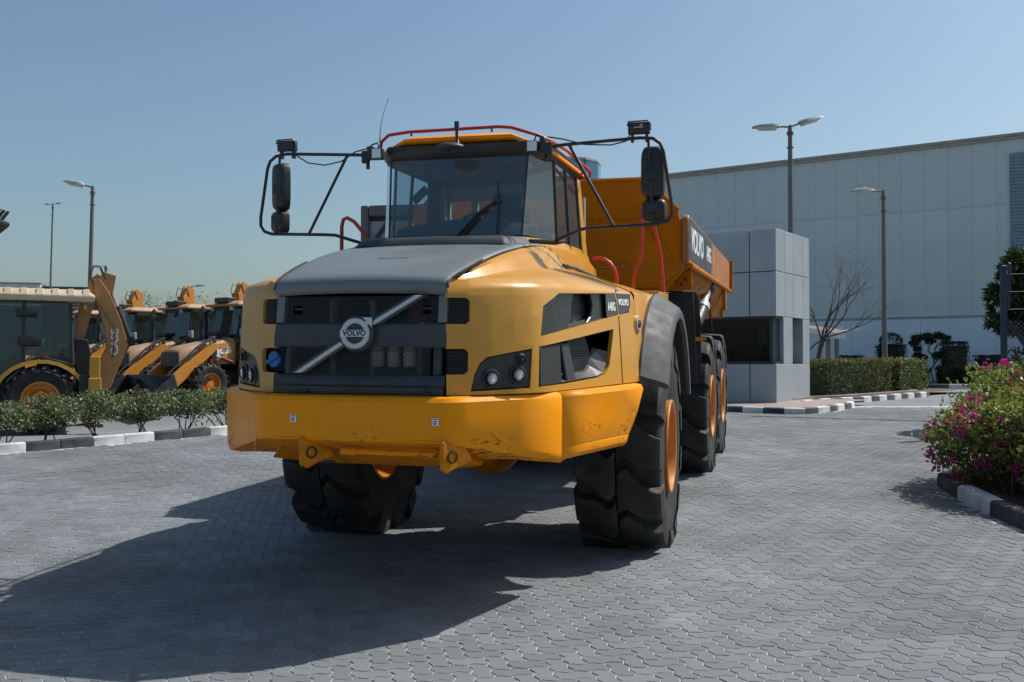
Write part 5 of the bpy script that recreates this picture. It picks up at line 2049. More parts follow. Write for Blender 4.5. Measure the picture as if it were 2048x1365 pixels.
    for dx, dz in ((0, 0), (.045, 0)):
        b.tube([(.03 + dx, -1.075, zb + .0), (.21 + dx * .5, -1.05, 2.82), (.33 + dx * .2, -1.03, 2.90)], [.014, .011, .008], 6)
    b.tube([(.36, -1.075, zb + .01), (.355, -1.035, 2.90), (.345, -1.01, 3.07)], [.010, .008, .004], 5)
    b.box((.345, -1.035, 2.905), (.07, .02, .022))
    b.build('wiper', 'plastic black', truck)
    MB().tube([(.60, -1.0, 2.585), (.80, -.93, 2.575), (.86, -.86, 2.59)], [.018, .022, .014], 8).build('mirror_arm_foot', 'plastic black', truck)
    # inside: dashboard, steering wheel, seats, lining
    b = MB()
    b.loft([[(x, y + abs(x) * .12, z) for y, z in ((-1.0, 2.64), (-.92, 2.72 + .055 * (1 - (x / .56) ** 2)), (-.70, 2.74 + .075 * (1 - (x / .56) ** 2)), (-.55, 2.64), (-.55, 2.3))] for x in (-.56, -.42, -.25, 0, .25, .42, .56)])
    b.build('dashboard', 'seat fabric', truck, smooth=50)
    b = MB()
    cx = V((.05, -.40, 2.83))
    ax = V((0, -.45, .9)).normalized()
    s_ = ax.orthogonal().normalized()
    t_ = ax.cross(s_)
    b.tube([cx + (s_ * math.cos(a) + t_ * math.sin(a)) * .20 for a in [2 * PI * i / 24 for i in range(24)]], .015, 6, True)
    for a in (0, 2.1, 4.2):
        b.tube([cx, cx + (s_ * math.cos(a) + t_ * math.sin(a)) * .2], .011, 5)
    b.cyl(cx, cx - ax * .35, .03, n=8)
    b.build('steering_wheel', 'plastic black', truck)
    for x, w_, top, m_ in ((.06, .44, 2.98, 'seat fabric'), (.50, .26, 2.82, 'seat fabric')):
        b = MB()
        b.box((x, .05, 2.42), (w_, .45, .16))
        b.box((x, .30, (2.5 + top) / 2), (w_, .12, top - 2.46), Matrix.Rotation(rad(-8), 3, 'X'))
        if x < .3:
            b.box((x, .36, 3.05), (.26, .09, .20))
        b.build('seat', m_, truck, bevel=.03, smooth=40)
    MB().box((.52, -.02, 2.66), (.16, .20, .14)).build('cushion', 'maroon cloth', truck, bevel=.03)
    b = MB().box((-.12, -.93, 3.19), (.19, .012, .15))
    b.build('sun_visor_screen', 'plastic black', truck, bevel=.02)
    MB().tube([(-.53, -.9, 3.26), (-.44, -.93, 3.21), (-.32, -.94, 3.195), (0, -.94, 3.21), (.30, -.94, 3.215), (.42, -.93, 3.235), (.50, -.9, 3.26)], .009, 6).build('cable', 'dark red', truck)
    b = MB().box((-.42, -.7, 3.02), (.16, .03, .07), Matrix.Rotation(rad(-40), 3, 'Y'))
    b.tube([(-.50, -.72, 2.66), (-.49, -.7, 3.0)], .008, 5)
    b.build('monitor', 'plastic black', truck, bevel=.006, seg=1)
    # inner pillars
    for s in (-1, 1):
        MB().box((s * .66, .52, 2.9), (.11, .10, .8)).build('inner_pillar', 'cab grey', truck, bevel=.02)
    MB().box((-.60, .15, 2.9), (.06, .16, .75)).build('inner_pillar', 'seat fabric', truck, bevel=.01)
    # work lamps
    for s, x in ((1, .645), (-1, -.655)):
        b = MB().box((x, -1.06, 3.315), (.092, .07, .092))
        k = b.build('work_lamp', 'plastic black', truck, bevel=.010, seg=2, smooth=30)
        MB().box((x, -1.0975, 3.315), (.078, .006, .078)).build('lens', 'lens clear', k, bevel=.006, seg=1)
        b = MB().box((x + s * .075, -1.03, 3.33), (.05, .06, .11))
        b.box((x + s * .12, -1.03, 3.30), (.06, .05, .10))
        b.tube([(x + s * .10, -1.03, 3.25), (x + s * .10, -1.03, 3.20)], .018, 6)
        b.build('lamp_bracket', 'plastic black', truck, bevel=.006, seg=1)
        MB().tube([(x, -1.03, 3.36), (x + s * .02, -1.02, 3.415), (x + s * .07, -1.02, 3.40), (x + s * .10, -1.02, 3.36)], .007, 5).build('lamp_cable', 'plastic black', truck)
    # antenna
    MB().tube([(-.665, -1.0, 3.42), (-.655, -1.0, 3.55), (-.63, -1.0, 3.66), (-.585, -1.0, 3.78)], [.007, .004, .003, .003], 5).build('antenna', 'galvanised', truck)
cab()

# ---- mirror frames
def mirrors():
    y = -1.045
    for s in (1, -1):
        k = 1.0
        up = 3.335
        path = [(s * .74, y + .02, 3.315), (s * .90, y, up - .012), (s * 1.48, y, up + (.012 if s > 0 else .02)), (s * 1.58, y, up + .005), (s * 1.635, y, up - .035), (s * 1.66, y, up - .10), (s * 1.725, y, 2.83), (s * 1.725, y, 2.76), (s * 1.69, y, 2.71), (s * 1.62, y, 2.688), (s * 1.15, y, 2.672), (s * 1.04, y, 2.665), (s * .90, y + .05, 2.62), (s * .80, y + .12, 2.588)]
        b = MB().tube(path, .0135, 8)
        b.tube([(s * .93, y, up - .012), (s * 1.28, y, 2.68)], .0125, 8)
        b.tube([(s * 1.545, y, up), (s * 1.580, y, 2.69)], .011, 6)
        b.box((s * 1.565, y, 3.06), (.07, .045, .07))
        b.box((s * 1.575, y, 2.81), (.07, .045, .06))
        fr_ = b.build('mirror_frame', 'plastic black', truck)
        tz = -35 if s < 0 else 4
        def shell(c, sx, sy, sz, name):
            R3 = Matrix.Rotation(rad(tz), 3, 'Z')
            m = MB()
            rr = []
            for dy, f in ((-.045, .62), (-.038, .82), (-.02, .95), (.0, 1.0), (.05, 1.0)):
                ring = []
                for i in range(28):
                    a = 2 * PI * i / 28
                    ca, sa = math.cos(a), math.sin(a)
                    e = .45
                    ring.append(V(c) + R3 @ V((abs(ca) ** e * (1 if ca > 0 else -1) * sx / 2 * f, dy, abs(sa) ** e * (1 if sa > 0 else -1) * sz / 2 * (1 - (1 - f) * sx / sz))))
                rr.append(ring)
            m.loft(rr, True, True)
            return m.build(name, 'plastic black', fr_, smooth=40)
        shell((s * 1.575, y - .01 + .07, 3.09), .185, .1, .40, 'large_mirror')
        shell((s * 1.585, y - .01 + .07, 2.795), .185, .1, .185, 'small_mirror')
        # camera lamp box on top
        x = 1.475
        b = MB().box((s * x, y, up + .085), (.165, .05, .088))
        b.box((s * x, y - .028, up + .085), (.14, .012, .07))
        cb = b.build('work_light', 'plastic black', truck, bevel=.012, seg=2)
        q = MB()
        q.tube([(s * x - .085, y - .03, up + .10), (s * x - .08, y - .035, up + .132), (s * x + .07, y - .035, up + .135), (s * x + .09, y - .03, up + .11), (s * x + .09, y - .03, up + .06)], .006, 5)
        for dx in (-.05, .06):
            q.box((s * x + dx, y, up + .01), (.02, .04, .06))
        q.build('bracket', 'plastic black', cb)
        if s > 0:
            q = MB().box((s * x + .0, y - .0355, up + .088), (.07, .002, .005))
            q.box((s * x + .02, y - .0355, up + .105), (.02, .002, .008))
            q.build('label_mark', 'white print', cb, smooth=0)
        if s < 0:
            pth = [(s * x + .02, y - .02, up + .07), (-1.37, y - .01, up - .01), (-1.28, y - .01, up - .065), (-1.13, y - .01, up - .09), (-.98, y - .01, up - .065), (-.86, y, up + .01), (-.74, y, up + .035)]
        else:
            pth = [(s * x - .06, y - .02, up + .05), (1.38, y - .02, up - .01), (1.26, y - .02, up - .035), (1.05, y - .02, up - .02), (.88, y - .02, up + .03), (.76, y, up + .055)]
        MB().tube(pth, .006, 5).build('cable', 'plastic black', truck)
mirrors()

# ---- red grab rails beside the hood and behind the fender
def rails():
    for nm, p in (('l1', [(-1.10, -.80, 2.27), (-1.095, -.80, 2.76), (-1.08, -.80, 2.82), (-1.045, -.80, 2.835), (-.98, -.80, 2.80), (-.86, -.80, 2.66), (-.80, -.80, 2.45)]),
                  ('l2', [(-.93, .1, 2.70), (-.80, .1, 2.775), (-.765, .1, 2.77), (-.76, .1, 2.6)]),
                  ('r1', [(1.21, .50, 2.20), (1.235, .50, 2.42), (1.295, .50, 2.55), (1.295, .50, 2.94), (1.30, .52, 2.975), (1.325, .62, 2.975), (1.36, .78, 2.93), (1.42, .95, 2.60), (1.44, 1.0, 2.30), (1.45, 1.02, 1.85)]),
                  ('r2', [(.82, .62, 2.545), (.88, .62, 2.555), (.935, .62, 2.54), (.985, .62, 2.505), (1.025, .62, 2.45), (1.045, .62, 2.38), (1.05, .62, 2.20)])):
        MB().tube(p, .0165, 10).build('grab_rail', 'red rail', truck)
    b = MB().tube([(1.32, .45, 2.21), (1.52, .7, 2.22)], .008, 6)
    b.build('rear_deck_rod', 'plastic black', truck)
    MB().box((1.43, .55, 2.15), (.06, .10, .14)).build('deck_box', 'label grey', truck, bevel=.01)
    MB().box((1.05, .5, 2.18), (.9, .8, .08)).build('deck', 'yellow paint', truck, bevel=.01)
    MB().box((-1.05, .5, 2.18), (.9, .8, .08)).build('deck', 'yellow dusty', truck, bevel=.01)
rails()

# ---- dump body
def dump_body():
    hw = 1.595
    y0, y1 = 1.92, 8.85
    # side walls with rounded upper front corner
    for s in (1, -1):
        b = MB()
        pr = [(y0 + .02, 2.585), (y0, 2.62), (y0, 3.03), (y0 + .03, 3.07), (y0 + .08, 3.085), (y1, 3.005), (y1, 2.515), (y0 + .1, 2.555)]
        b.prism([(s * hw, y, z) for y, z in pr], (-s * .07, 0, 0))
        w_ = rear(b.build('body_side', 'body orange' if s < 0 else 'rust wear', truck, bevel=.012, seg=1, smooth=30))
        # lower flare to the floor
        b = MB()
        b.loft([[(s * (hw - .02), y0 + .15, 2.555), (s * (hw - .02), y1 - .02, 2.515)], [(s * 1.38, y0 + .35, 2.40), (s * 1.45, y1 - .05, 2.20)], [(s * 1.12, y0 + .6, 2.12), (s * 1.38, y1 - .05, 2.06)], [(s * .7, y0 + .8, 1.92), (s * .9, y1 - .05, 2.0)]])
        o = rear(b.build('body_floor', 'body orange', truck, smooth=0))
        md = o.modifiers.new('s', 'SOLIDIFY')
        md.thickness = .03
        apply_mods(o)
        # rolled lower lip in sunlight
        rear(MB().tube([(s * (hw + .012), y0 + .1, 2.55), (s * (hw + .012), y1 - .03, 2.51)], .03, 8).build('lower_lip', 'body orange', truck))
        rear(MB().box((s * (hw + .01), y1 - .02, 2.76), (.09, .07, .55)).build('tail_post', 'body orange', truck, bevel=.01, seg=1))
        rear(MB().box((s * (hw - .13), y1 - .06, 2.28), (.06, .06, .46)).build('tail_post', 'body orange', truck, bevel=.01, seg=1))
        rear(MB().prism([(s * (hw + .02), 7.5, 2.52), (s * (hw + .02), 7.75, 2.52), (s * (hw + .02), 7.7, 2.16), (s * (hw + .02), 7.56, 2.16)], (-s * .05, 0, 0)).build('hinge_plate', 'body orange', truck, bevel=.006, seg=1, smooth=0))
    # label panels along the right side wall
    b = MB().prism([(hw + .004, y, z) for y, z in ((y0 + .04, 2.62), (y0 + 1.95, 2.61), (y0 + 1.95, 3.035), (y0 + .04, 3.05))], (-.003, 0, 0))
    p1 = rear(b.build('name_plate', 'label grey', truck, smooth=0))
    b = MB().prism([(hw + .004, y, z) for y, z in ((y0 + 2.0, 2.61), (y0 + 3.0, 2.605), (y0 + 3.0, 3.02), (y0 + 2.0, 3.035))], (-.003, 0, 0))
    p2 = rear(b.build('name_plate', 'label grey', truck, smooth=0))
    text('VOLVO', .36, 'white print', p1, frame((hw + .006, y0 + .98, 2.83), (0, 1, 0), (1, 0, 0)), sx=1.22, bold=.008)
    text('A40G', .26, 'white print', p2, frame((hw + .006, y0 + 2.5, 2.82), (0, 1, 0), (1, 0, 0)), sx=1.1, bold=.006)
    # headboard, spill guard leaning over the cab
    b = MB()
    b.prism([(-hw + .07, 1.98, 2.55), (hw - .07, 1.98, 2.55), (hw - .07, 1.96, 3.04), (-hw + .07, 1.96, 3.04)], (0, .07, 0))
    b.prism([(-1.28, 2.02, 2.32), (1.28, 2.02, 2.32), (hw - .08, 2.0, 2.545), (-hw + .08, 2.0, 2.545)], (0, .06, 0))
    b.prism([(-.85, 2.25, 1.9), (.85, 2.25, 1.9), (1.27, 2.05, 2.315), (-1.27, 2.05, 2.315)], (0, .06, 0))
    rear(b.build('headboard', 'body orange', truck, bevel=.01, seg=1, smooth=0))
    b = MB()
    top = [(-1.16, 1.80, 3.455), (1.16, 1.80, 3.455)]
    b.prism([(-1.49, 1.93, 3.05), (1.49, 1.93, 3.05), (1.49, 1.90, 3.14), (1.16, 1.80, 3.45), (-1.16, 1.80, 3.45), (-1.49, 1.90, 3.14)], (0, .05, 0))
    b.prism([(-1.5, 1.97, 2.99), (1.5, 1.97, 2.99), (1.48, 1.92, 3.12), (-1.48, 1.92, 3.12)], (0, .04, 0))
    rear(b.build('spill_guard', 'body orange', truck, bevel=.01, seg=1, smooth=0))
    b = MB().tube([(-1.16, 1.79, 3.45), (1.16, 1.79, 3.45), (1.50, 1.89, 3.13)], .022, 6)
    rear(b.build('guard_rim', 'body orange', truck))
    for x0, z0, x1, z1 in ((.96, 3.40, 1.42, 2.58), (.50, 3.40, .62, 2.95), (-.5, 3.4, -.62, 2.6), (-.96, 3.4, -1.42, 2.58)):
        b = MB()
        b.prism([(x0 - .02, 1.85, z0), (x0 + .02, 1.85, z0), (x1 + .02, 1.95, z1), (x1 - .02, 1.95, z1)], (0, .06, 0))
        rear(b.build('stiffener', 'body orange', truck, bevel=.006, seg=1, smooth=0))
    rear(MB().prism([(.86, 1.92, 2.545), (.90, 1.92, 2.60), (.93, 1.92, 2.545)], (0, .05, 0)).build('rib', 'body orange', truck, smooth=0))
    # diagonal front gussets with bolt plate
    for s in (1, -1):
        b = MB()
        b.prism([(s * 1.56, 2.02, 2.55), (s * 1.40, 2.02, 2.545), (s * 1.02, 2.12, 2.06), (s * 1.12, 2.12, 2.02)], (0, .08, 0))
        b.prism([(s * 1.58, 2.3, 2.54), (s * 1.30, 2.3, 2.38), (s * 1.30, 2.3, 2.30), (s * 1.60, 2.3, 2.30)], (0, .04, 0))
        g = rear(b.build('gusset', 'body orange', truck, bevel=.006, seg=1, smooth=0))
        q = MB()
        for x, z in ((1.42, 2.40), (1.53, 2.42), (1.48, 2.36), (1.33, 2.33)):
            q.cyl((s * x, 2.295, z), (s * x, 2.28, z), .016, n=8)
        k = q.build('bolts', 'plastic black', g)
        k['kind'] = 'stuff'
        # black rubber guard ahead of the mid wheel
        b = MB()
        b.loft([[(s * x, y, z) for y, z in ((2.75, 2.30), (2.95, 2.28), (3.30, 2.0), (3.38, 1.6), (3.34, 1.28))] for x in (.86, 1.2, 1.60)])
        b.loft([[(s * x, y, z) for y, z in ((2.40, 2.30), (2.55, 2.0), (2.75, 1.6), (2.85, 1.26))] for x in (.86, 1.2, 1.60)])
        o = rear(b.build('mud_flap', 'flap black', truck, smooth=40))
        md = o.modifiers.new('s', 'SOLIDIFY')
        md.thickness = .02
        apply_mods(o)
        rear(MB().prism([(s * 1.43, 2.72, 1.78), (s * 1.50, 2.72, 1.80), (s * 1.71, 2.72, 1.775), (s * 1.71, 2.72, 1.755), (s * 1.50, 2.72, 1.73), (s * 1.43, 2.72, 1.735)], (0, .012, 0)).build('marker_bracket', 'bumper paint', truck, smooth=0))
        # hoist cylinder
        b = MB().tube([(s * 1.42, 4.55, 1.93), (s * 1.47, 5.0, 2.16)], .085, 14)
        h = rear(b.build('hoist_cylinder', 'steel dark', truck))
        MB().ball((s * 1.51, 5.5, 2.44), (.10, .12, .10), 12, 8).build('cylinder_eye', 'steel dark', h)
        b = MB().tube([(s * 1.47, 5.0, 2.16), (s * 1.50, 5.45, 2.41)], .055, 14)
        b.tube([(s * 1.465, 4.95, 2.135), (s * 1.475, 5.06, 2.195)], .098, 14)
        b.build('piston_rod', 'silver', h)
        rear(MB().tube([(s * 1.52, 5.5, 2.40), (s * 1.53, 5.55, 2.1), (s * 1.56, 5.5, 1.85)], .014, 5).build('hose', 'plastic black', truck))
    # tailgate end and inner floor
    b = MB()
    b.prism([(-hw, y1 - .1, 2.05), (hw - .2, y1 - .1, 2.05), (hw - .05, y1 - .1, 2.50), (-hw + .05, y1 - .1, 2.5)], (0, .05, 0))
    b.prism([(-1.5, 2.1, 2.5), (1.5, 2.1, 2.5), (1.5, 8.7, 2.46), (-1.5, 8.7, 2.46)], (0, 0, .03))
    rear(b.build('body_bed', 'body orange', truck, smooth=0))
dump_body()

# ------------------------------------------------------------------ parked backhoe loaders
# local axes: x forwards, y to the machine's left, z up; origin on the ground under the rear axle
def ag_tyre(R, W, lug, n, name, parent, at_, rim_m):
    b = MB()
    h = W / 2
    ri = R * .52
    b.lathe([(ri, -h * .8), (ri * 1.15, -h * .95), (R * .82, -h), (R * .91, -h * .8), (R * .93, 0), (R * .91, h * .8), (R * .82, h), (ri * 1.15, h * .95), (ri, h * .8), (ri, -h * .8)], (0, 0, 0), (0, 1, 0), 36)
    for row in (1, -1):
        for k in range(n):
            t0 = 2 * PI * (k + (.5 if row < 0 else 0)) / n
            ring = []
            for y, sk, rt in ((-.02, 0, R), (h * .45, .10, R), (h * .85, .2, R * .985), (h * 1.02, .24, R * .90)):
                a, c = t0 + sk - .045, t0 + sk + .045
                f = lambda th, r: (r * math.sin(th), row * y, r * math.cos(th))
                ring.append([f(a, R * .88), f(a + .01, rt), f(c - .01, rt), f(c, R * .88)])
            b.loft(ring, False, True)
    w_ = b.build(name, 'tyre', parent, smooth=30)
    w_.location = at_
    s = 1 if at_[1] > 0 else -1
    MB().lathe([(ri, s * h * .8), (ri * 1.02, s * h * .86), (ri * .93, s * h * .8), (ri * .85, s * h * .1), (ri * .6, s * h * .05), (ri * .45, s * h * .45), (ri * .3, s * h * .5), (.001, s * h * .5)], (0, 0, 0), (0, 1, 0), 28).build('rim', rim_m, w_, smooth=30)
    return w_

def plate(pts, y, t, z=True):
    """side profile in x,z extruded along y"""
    return MB().prism([(x, y - t / 2, q) for x, q in pts], (0, t, 0))

def backhoe(loc, yaw, label, kind):
    J = kind == 'j'
    Y_, YD, RF = ('digger yellow', 'digger dusty', 'digger dusty') if J else ('case yellow', 'case brown', 'roof cream')
    root = empty('backhoe_loader', loc, yaw, label, 'digger', 'parked backhoe loaders')
    Rr, Rf = .72, (.56 if J else .50)
    for s in (1, -1):
        ag_tyre(Rr, .44, .05, 20, 'rear_wheel', root, (0, s * .86, Rr), 'rim orange' if not J else 'rim orange')
        ag_tyre(Rf, .34, .04, 18, 'front_wheel', root, (2.15, s * .86, Rf), 'rim orange')
    b = MB()
    b.box((.9, 0, .72), (3.4, .62, .42))
    b.box((2.15, 0, .56), (.25, 1.5, .22))
    b.box((0, 0, .7), (.35, 1.5, .35))
    b.build('chassis', 'steel dark', root, bevel=.02, seg=1, smooth=0)
    # hood
    b = MB()
    sec = []
    for x, zt, zb, hw in ((1.0, 1.86, 1.12, .52), (1.6, 1.78, 1.08, .52), (2.35, 1.62, 1.02, .50), (2.72, 1.50, 1.02, .46), (2.80, 1.40, 1.02, .44)):
        sec.append([(x, -hw, zb), (x, -hw, zt - .14), (x, -hw * .82, zt - .02), (x, 0, zt + .02), (x, hw * .82, zt - .02), (x, hw, zt - .14), (x, hw, zb)])
    b.loft(sec, False, True)
    hood_ = b.build('bonnet', YD, root, smooth=40)
    for s in (1, -1):
        b = MB().prism([(1.02, s * .525, 1.15), (2.1, s * .525, 1.12), (2.35, s * .512, 1.42), (2.2, s * .516, 1.56), (1.55, s * .53, 1.66), (1.02, s * .53, 1.72)], (0, s * .012, 0))
        p = b.build('bonnet_side', Y_, root, smooth=0)
        if J:
            text('JCB', .25, 'white print', p, frame((1.42, s * .547, 1.46), (-s, 0, .12), (0, s, 0)), sx=1.25, bold=.014)
    MB().box((2.81, 0, 1.22), (.03, .78, .40)).build('radiator_grille', 'plastic black', root, bevel=.01, seg=1)
    b = MB().tube([(1.62, -.30 if J else .28, 1.75), (1.62, -.30 if J else .28, 2.45), (1.60, -.30 if J else .28, 2.62), (1.52, -.30 if J else .28, 2.74)], .05, 10)
    if J: b.build('exhaust_stack', 'steel dark', root)
    b = MB().box((1.36, .10, 1.98), (.34, .40, .10))
    b.box((1.36, .10, 1.90), (.22, .26, .12))
    if J: b.build('pre_cleaner', 'steel dark', root, bevel=.02, seg=1)
    # cab
    zr = 2.86
    x0, x1, x2 = -.62, .35, 1.02
    for s in (1, -1):
        b = MB()
        for p, q in (((x2, s * .70, 1.2), (x2 - .16, s * .64, zr - .1)), ((x1, s * .74, 1.05), (x1 - .02, s * .68, zr - .1)), ((x0, s * .72, 1.45), (x0 + .06, s * .66, zr - .1))):
            b.tube([p, q], .038, 6)
            b_ = b
        b.tube([(x0, s * .72, 1.45), (.0, s * .75, 1.62), (x1, s * .76, 1.45), (x1 + .05, s * .76, 1.05)], .03, 6)
        b.tube([(x1, s * .75, 1.06), (x2, s * .71, 1.06)], .03, 6)
        b.build('cab_pillars', 'plastic black', root)
        MB().prism([(x1 + .03, s * .73, 1.08), (x2 - .02, s * .69, 1.08), (x2 - .16, s * .645, zr - .1), (x1, s * .68, zr - .1)], (0, s * .005, 0)).build('door_glass', 'digger glass', root, smooth=0)
        MB().prism([(x0 + .02, s * .70, 1.60), (x1 - .03, s * .73, 1.66), (x1 - .05, s * .68, zr - .1), (x0 + .08, s * .66, zr - .1)], (0, s * .005, 0)).build('side_window', 'digger glass', root, smooth=0)
        # mudguard
        b = MB()
        rows = []
        for k in range(11):
            a = rad(8 + 150 * k / 10)
            rr = .84
            rows.append([(rr * math.cos(a) * 1.12, s * y, Rr + rr * math.sin(a)) for y in (.62, 1.06)] + [((rr - .08) * math.cos(a) * 1.12, s * 1.07, Rr + (rr - .08) * math.sin(a))])
        b.loft(rows)
        b.build('mudguard', Y_ if not J else 'steel dark', root, smooth=40)
        b = MB().prism([(x0, s * .70, 1.2), (x2, s * .68, .75), (x2, s * .68, 1.1), (.25, s * .72, 1.1), (.0, s * .72, 1.62), (x0, s * .70, 1.62)], (0, -s * .03, 0))
        b.build('cab_side', 'steel dark', root, smooth=0)
    MB().prism([(x2, -.68, 1.75), (x2, .68, 1.75), (x2 - .16, .62, zr - .1), (x2 - .16, -.62, zr - .1)], (.005, 0, 0)).build('windscreen', 'digger glass', root, smooth=0)
    MB().prism([(x0, -.68, 1.60), (x0, .68, 1.60), (x0 + .06, .62, zr - .1), (x0 + .06, -.62, zr - .1)], (-.005, 0, 0)).build('rear_window', 'digger glass', root, smooth=0)
    b = MB()
    b.box((x2 - .02, 0, 1.45), (.05, 1.35, .58))
    b.box((x0 + .02, 0, 1.4), (.05, 1.35, .38))
    b.box((.2, 0, 1.05), (1.6, 1.36, .08))
    b.build('cab_tub', 'steel dark', root, smooth=0)
    b = MB()
    rw = .80
    if J:
        b.loft([[(x, -rw * w_, z) for x, z, w_ in ()] or [(-.80, -rw, zr - .10), (1.10, -rw, zr - .10), (1.10, rw, zr - .10), (-.80, rw, zr - .10)], [(-.82, -rw, zr - .04), (1.14, -rw, zr - .04), (1.14, rw, zr - .04), (-.82, rw, zr - .04)], [(-.74, -rw * .88, zr + .06), (.92, -rw * .88, zr + .06), (.92, rw * .88, zr + .06), (-.74, rw * .88, zr + .06)]], True, True)
        b.build('cab_roof', RF, root, bevel=.02, smooth=40)
        MB().box((.98, .0, zr + .08), (.34, .62, .15)).build('roof_box', 'steel dark', root, bevel=.015, seg=1)
    else:
        b.loft([[(-1.02, -.86, zr - .06), (1.2, -.86, zr - .06), (1.2, .86, zr - .06), (-1.02, .86, zr - .06)], [(-1.04, -.88, zr + .06), (1.22, -.88, zr + .06), (1.22, .88, zr + .06), (-1.04, .88, zr + .06)], [(-.88, -.74, zr + .19), (1.05, -.74, zr + .20), (1.05, .74, zr + .20), (-.88, .74, zr + .19)]], True, True)
        b.build('cab_roof', RF, root, bevel=.03, smooth=40)
        b = MB()
        for k in range(7):
            for s in (1, -1):
                b.prism([(-.95 + k * .3, s * .84, zr + .04), (-.78 + k * .3, s * .84, zr + .04), (-.80 + k * .3, s * .74, zr + .195), (-.92 + k * .3, s * .74, zr + .195)], (0, s * .045, .012))
        b.build('roof_ribs', RF, root, bevel=.01, seg=1)['kind'] = 'stuff'
    for x, y in (((1.10, .45), (1.10, -.45)) if J else ((-.85, .55), (-.85, -.55))):
        MB().box((x, y, zr - .17), (.07, .13, .11)).build('work_lamp', 'lamp body', root, bevel=.01, seg=1)
    for s in (1, -1):
        b = MB().tube([(x2 - .04, s * .70, 1.95), (x2 + .10, s * .92, 1.95)], .016, 5)
        m_ = b.build('mirror_stalk', 'steel dark', root)
        MB().box((x2 + .10, s * .98, 1.98), (.10, .17, .22)).build('headlamp', 'lamp body', m_, bevel=.015, seg=1)
        if not J:
            MB().box((.28, s * .82, 2.55), (.42, .12, .16)).build('side_lamp', 'plastic black', root, bevel=.03)
            MB().box((.22, s * .82, 1.95), (.46, .12, .20)).build('side_lamp', 'plastic black', root, bevel=.04)
    b = MB().box((-.05, 0, 1.35), (.45, .5, .16))
    b.box((-.26, 0, 1.75), (.12, .48, .75), Matrix.Rotation(rad(-10), 3, 'Y'))
    b.build('seat', 'seat fabric', root, bevel=.04, smooth=40)
    MB().tube([(.45 + .17 * math.cos(a), .17 * math.sin(a), 1.9 + .09 * math.cos(a)) for a in [2 * PI * i / 16 for i in range(16)]], .014, 5, True).build('steering_wheel', 'plastic black', root)
    # loader: arms, cylinders, bucket
    for s in (1, -1):
        yy = s * .62
        arm = plate([(1.78, 1.70), (1.66, 1.58), (1.98, 1.30), (2.70, .72), (3.25, .26), (3.44, .22), (3.50, .42), (3.05, .86), (2.58, 1.22), (2.06, 1.60)], yy, .13)
        a_ = arm.build('loader_arm', Y_, root, bevel=.015, seg=1, smooth=0)
        b = MB().tube([(1.85, yy + s * .01, 1.84), (2.40, yy, 1.52)], .042, 8)
        b.tube([(2.40, yy, 1.52), (3.15, yy, .92)], .028, 8)
        b.tube([(3.15, yy, .92), (3.5, yy, .55)], .042, 8)
        b.build('tilt_cylinder', 'steel dark', root)
        b = MB().tube([(1.10, yy - s * .02, 1.12), (1.55, yy - s * .02, 1.27)], .05, 8)
        b.build('lift_cylinder', 'dark red' if J else 'steel dark', root)
        MB().tube([(1.55, yy - s * .02, 1.27), (1.85, yy - s * .02, 1.36)], .028, 8).build('piston_rod', 'chrome', root)
        MB().tube([(1.05, yy, 1.72), (1.45, yy + s * .02, 1.80), (1.8, yy + s * .05, 1.72), (2.3, yy + s * .06, 1.46), (2.7, yy + s * .05, 1.16)], .012, 5).build('hose', 'plastic black', root)
        b = plate([(1.74, 1.0), (1.92, 1.0), (1.92, 1.84), (1.78, 1.88)], yy - s * .02, .15)
        tw = b.build('loader_tower', 'steel dark', root, bevel=.01, seg=1, smooth=0)
        if J:
            MB().box((1.93, yy, 1.66), (.02, .12, .18)).build('tag', 'lime tag', tw, smooth=0)
            MB().box((1.93, yy, 1.16), (.03, .11, .15)).build('tail_lens', 'red lens', tw, smooth=0)
    MB().tube([(2.62, -.66, .72), (2.62, .66, .72)], .06, 10).build('cross_tube', Y_, root)
    b = MB()
    prof = [(3.40, .80), (3.35, .45), (3.42, .12), (3.62, .04), (4.25, .02)]
    rows = []
    for y in (-1.15, 1.15):
        rows.append([(x, y, z) for x, z in prof])
    b.loft(rows)
    o = b.build('bucket', 'steel dark', root, smooth=20)
    md = o.modifiers.new('s', 'SOLIDIFY')
    md.thickness = .03
    apply_mods(o)
    for y in (-1.14, 1.14):
        plate([(3.40, .80), (3.35, .45), (3.42, .12), (3.62, .04), (4.25, .03), (3.82, .55)], y, .03).build('bucket_cheek', 'steel dark', o, smooth=0)
    # backhoe folded up behind the cab
    bx = -1.15 if J else -.98
    MB().box((bx + .15, 0, .85), (.22, 2.2, .75)).build('rear_frame', 'steel dark', root, bevel=.03, seg=1)
    yb = -.0 if J else .0
    hgt = 3.42 if J else 3.35
    m1 = Y_ if J else YD
    for s in (1, -1):
        bm_ = plate([(bx - .10, .75), (bx - .42, .95), (bx - .78, 1.9), (bx - .62, 2.45), (bx - .40, hgt - .35), (bx - .18, hgt), (bx - .05, hgt - .02), (bx - .12, hgt - .55), (bx - .28, 2.3), (bx - .34, 1.85), (bx - .02, 1.1)], yb + s * .15, .035)
        p_ = bm_.build('boom', m1, root, bevel=.008, seg=1, smooth=0)
        t_ = 'JCB' if J else 'CASE'
        text(t_, .17 if J else .21, 'black print' if J else 'white print', p_, frame((bx - (.42 if J else .50), yb + s * .1705, 2.45 if J else 1.95), (.32, 0, 1) if J else (0, 0, 1), (0, s, 0)), sx=1.2, bold=.006)
    b = plate([(bx - .10, .80), (bx - .40, .98), (bx - .75, 1.9), (bx - .60, 2.45), (bx - .36, hgt - .35), (bx - .22, hgt - .1), (bx - .26, 2.3), (bx - .36, 1.85), (bx - .06, 1.1)], yb, .27)
    b.build('boom_core', m1, root, smooth=0)
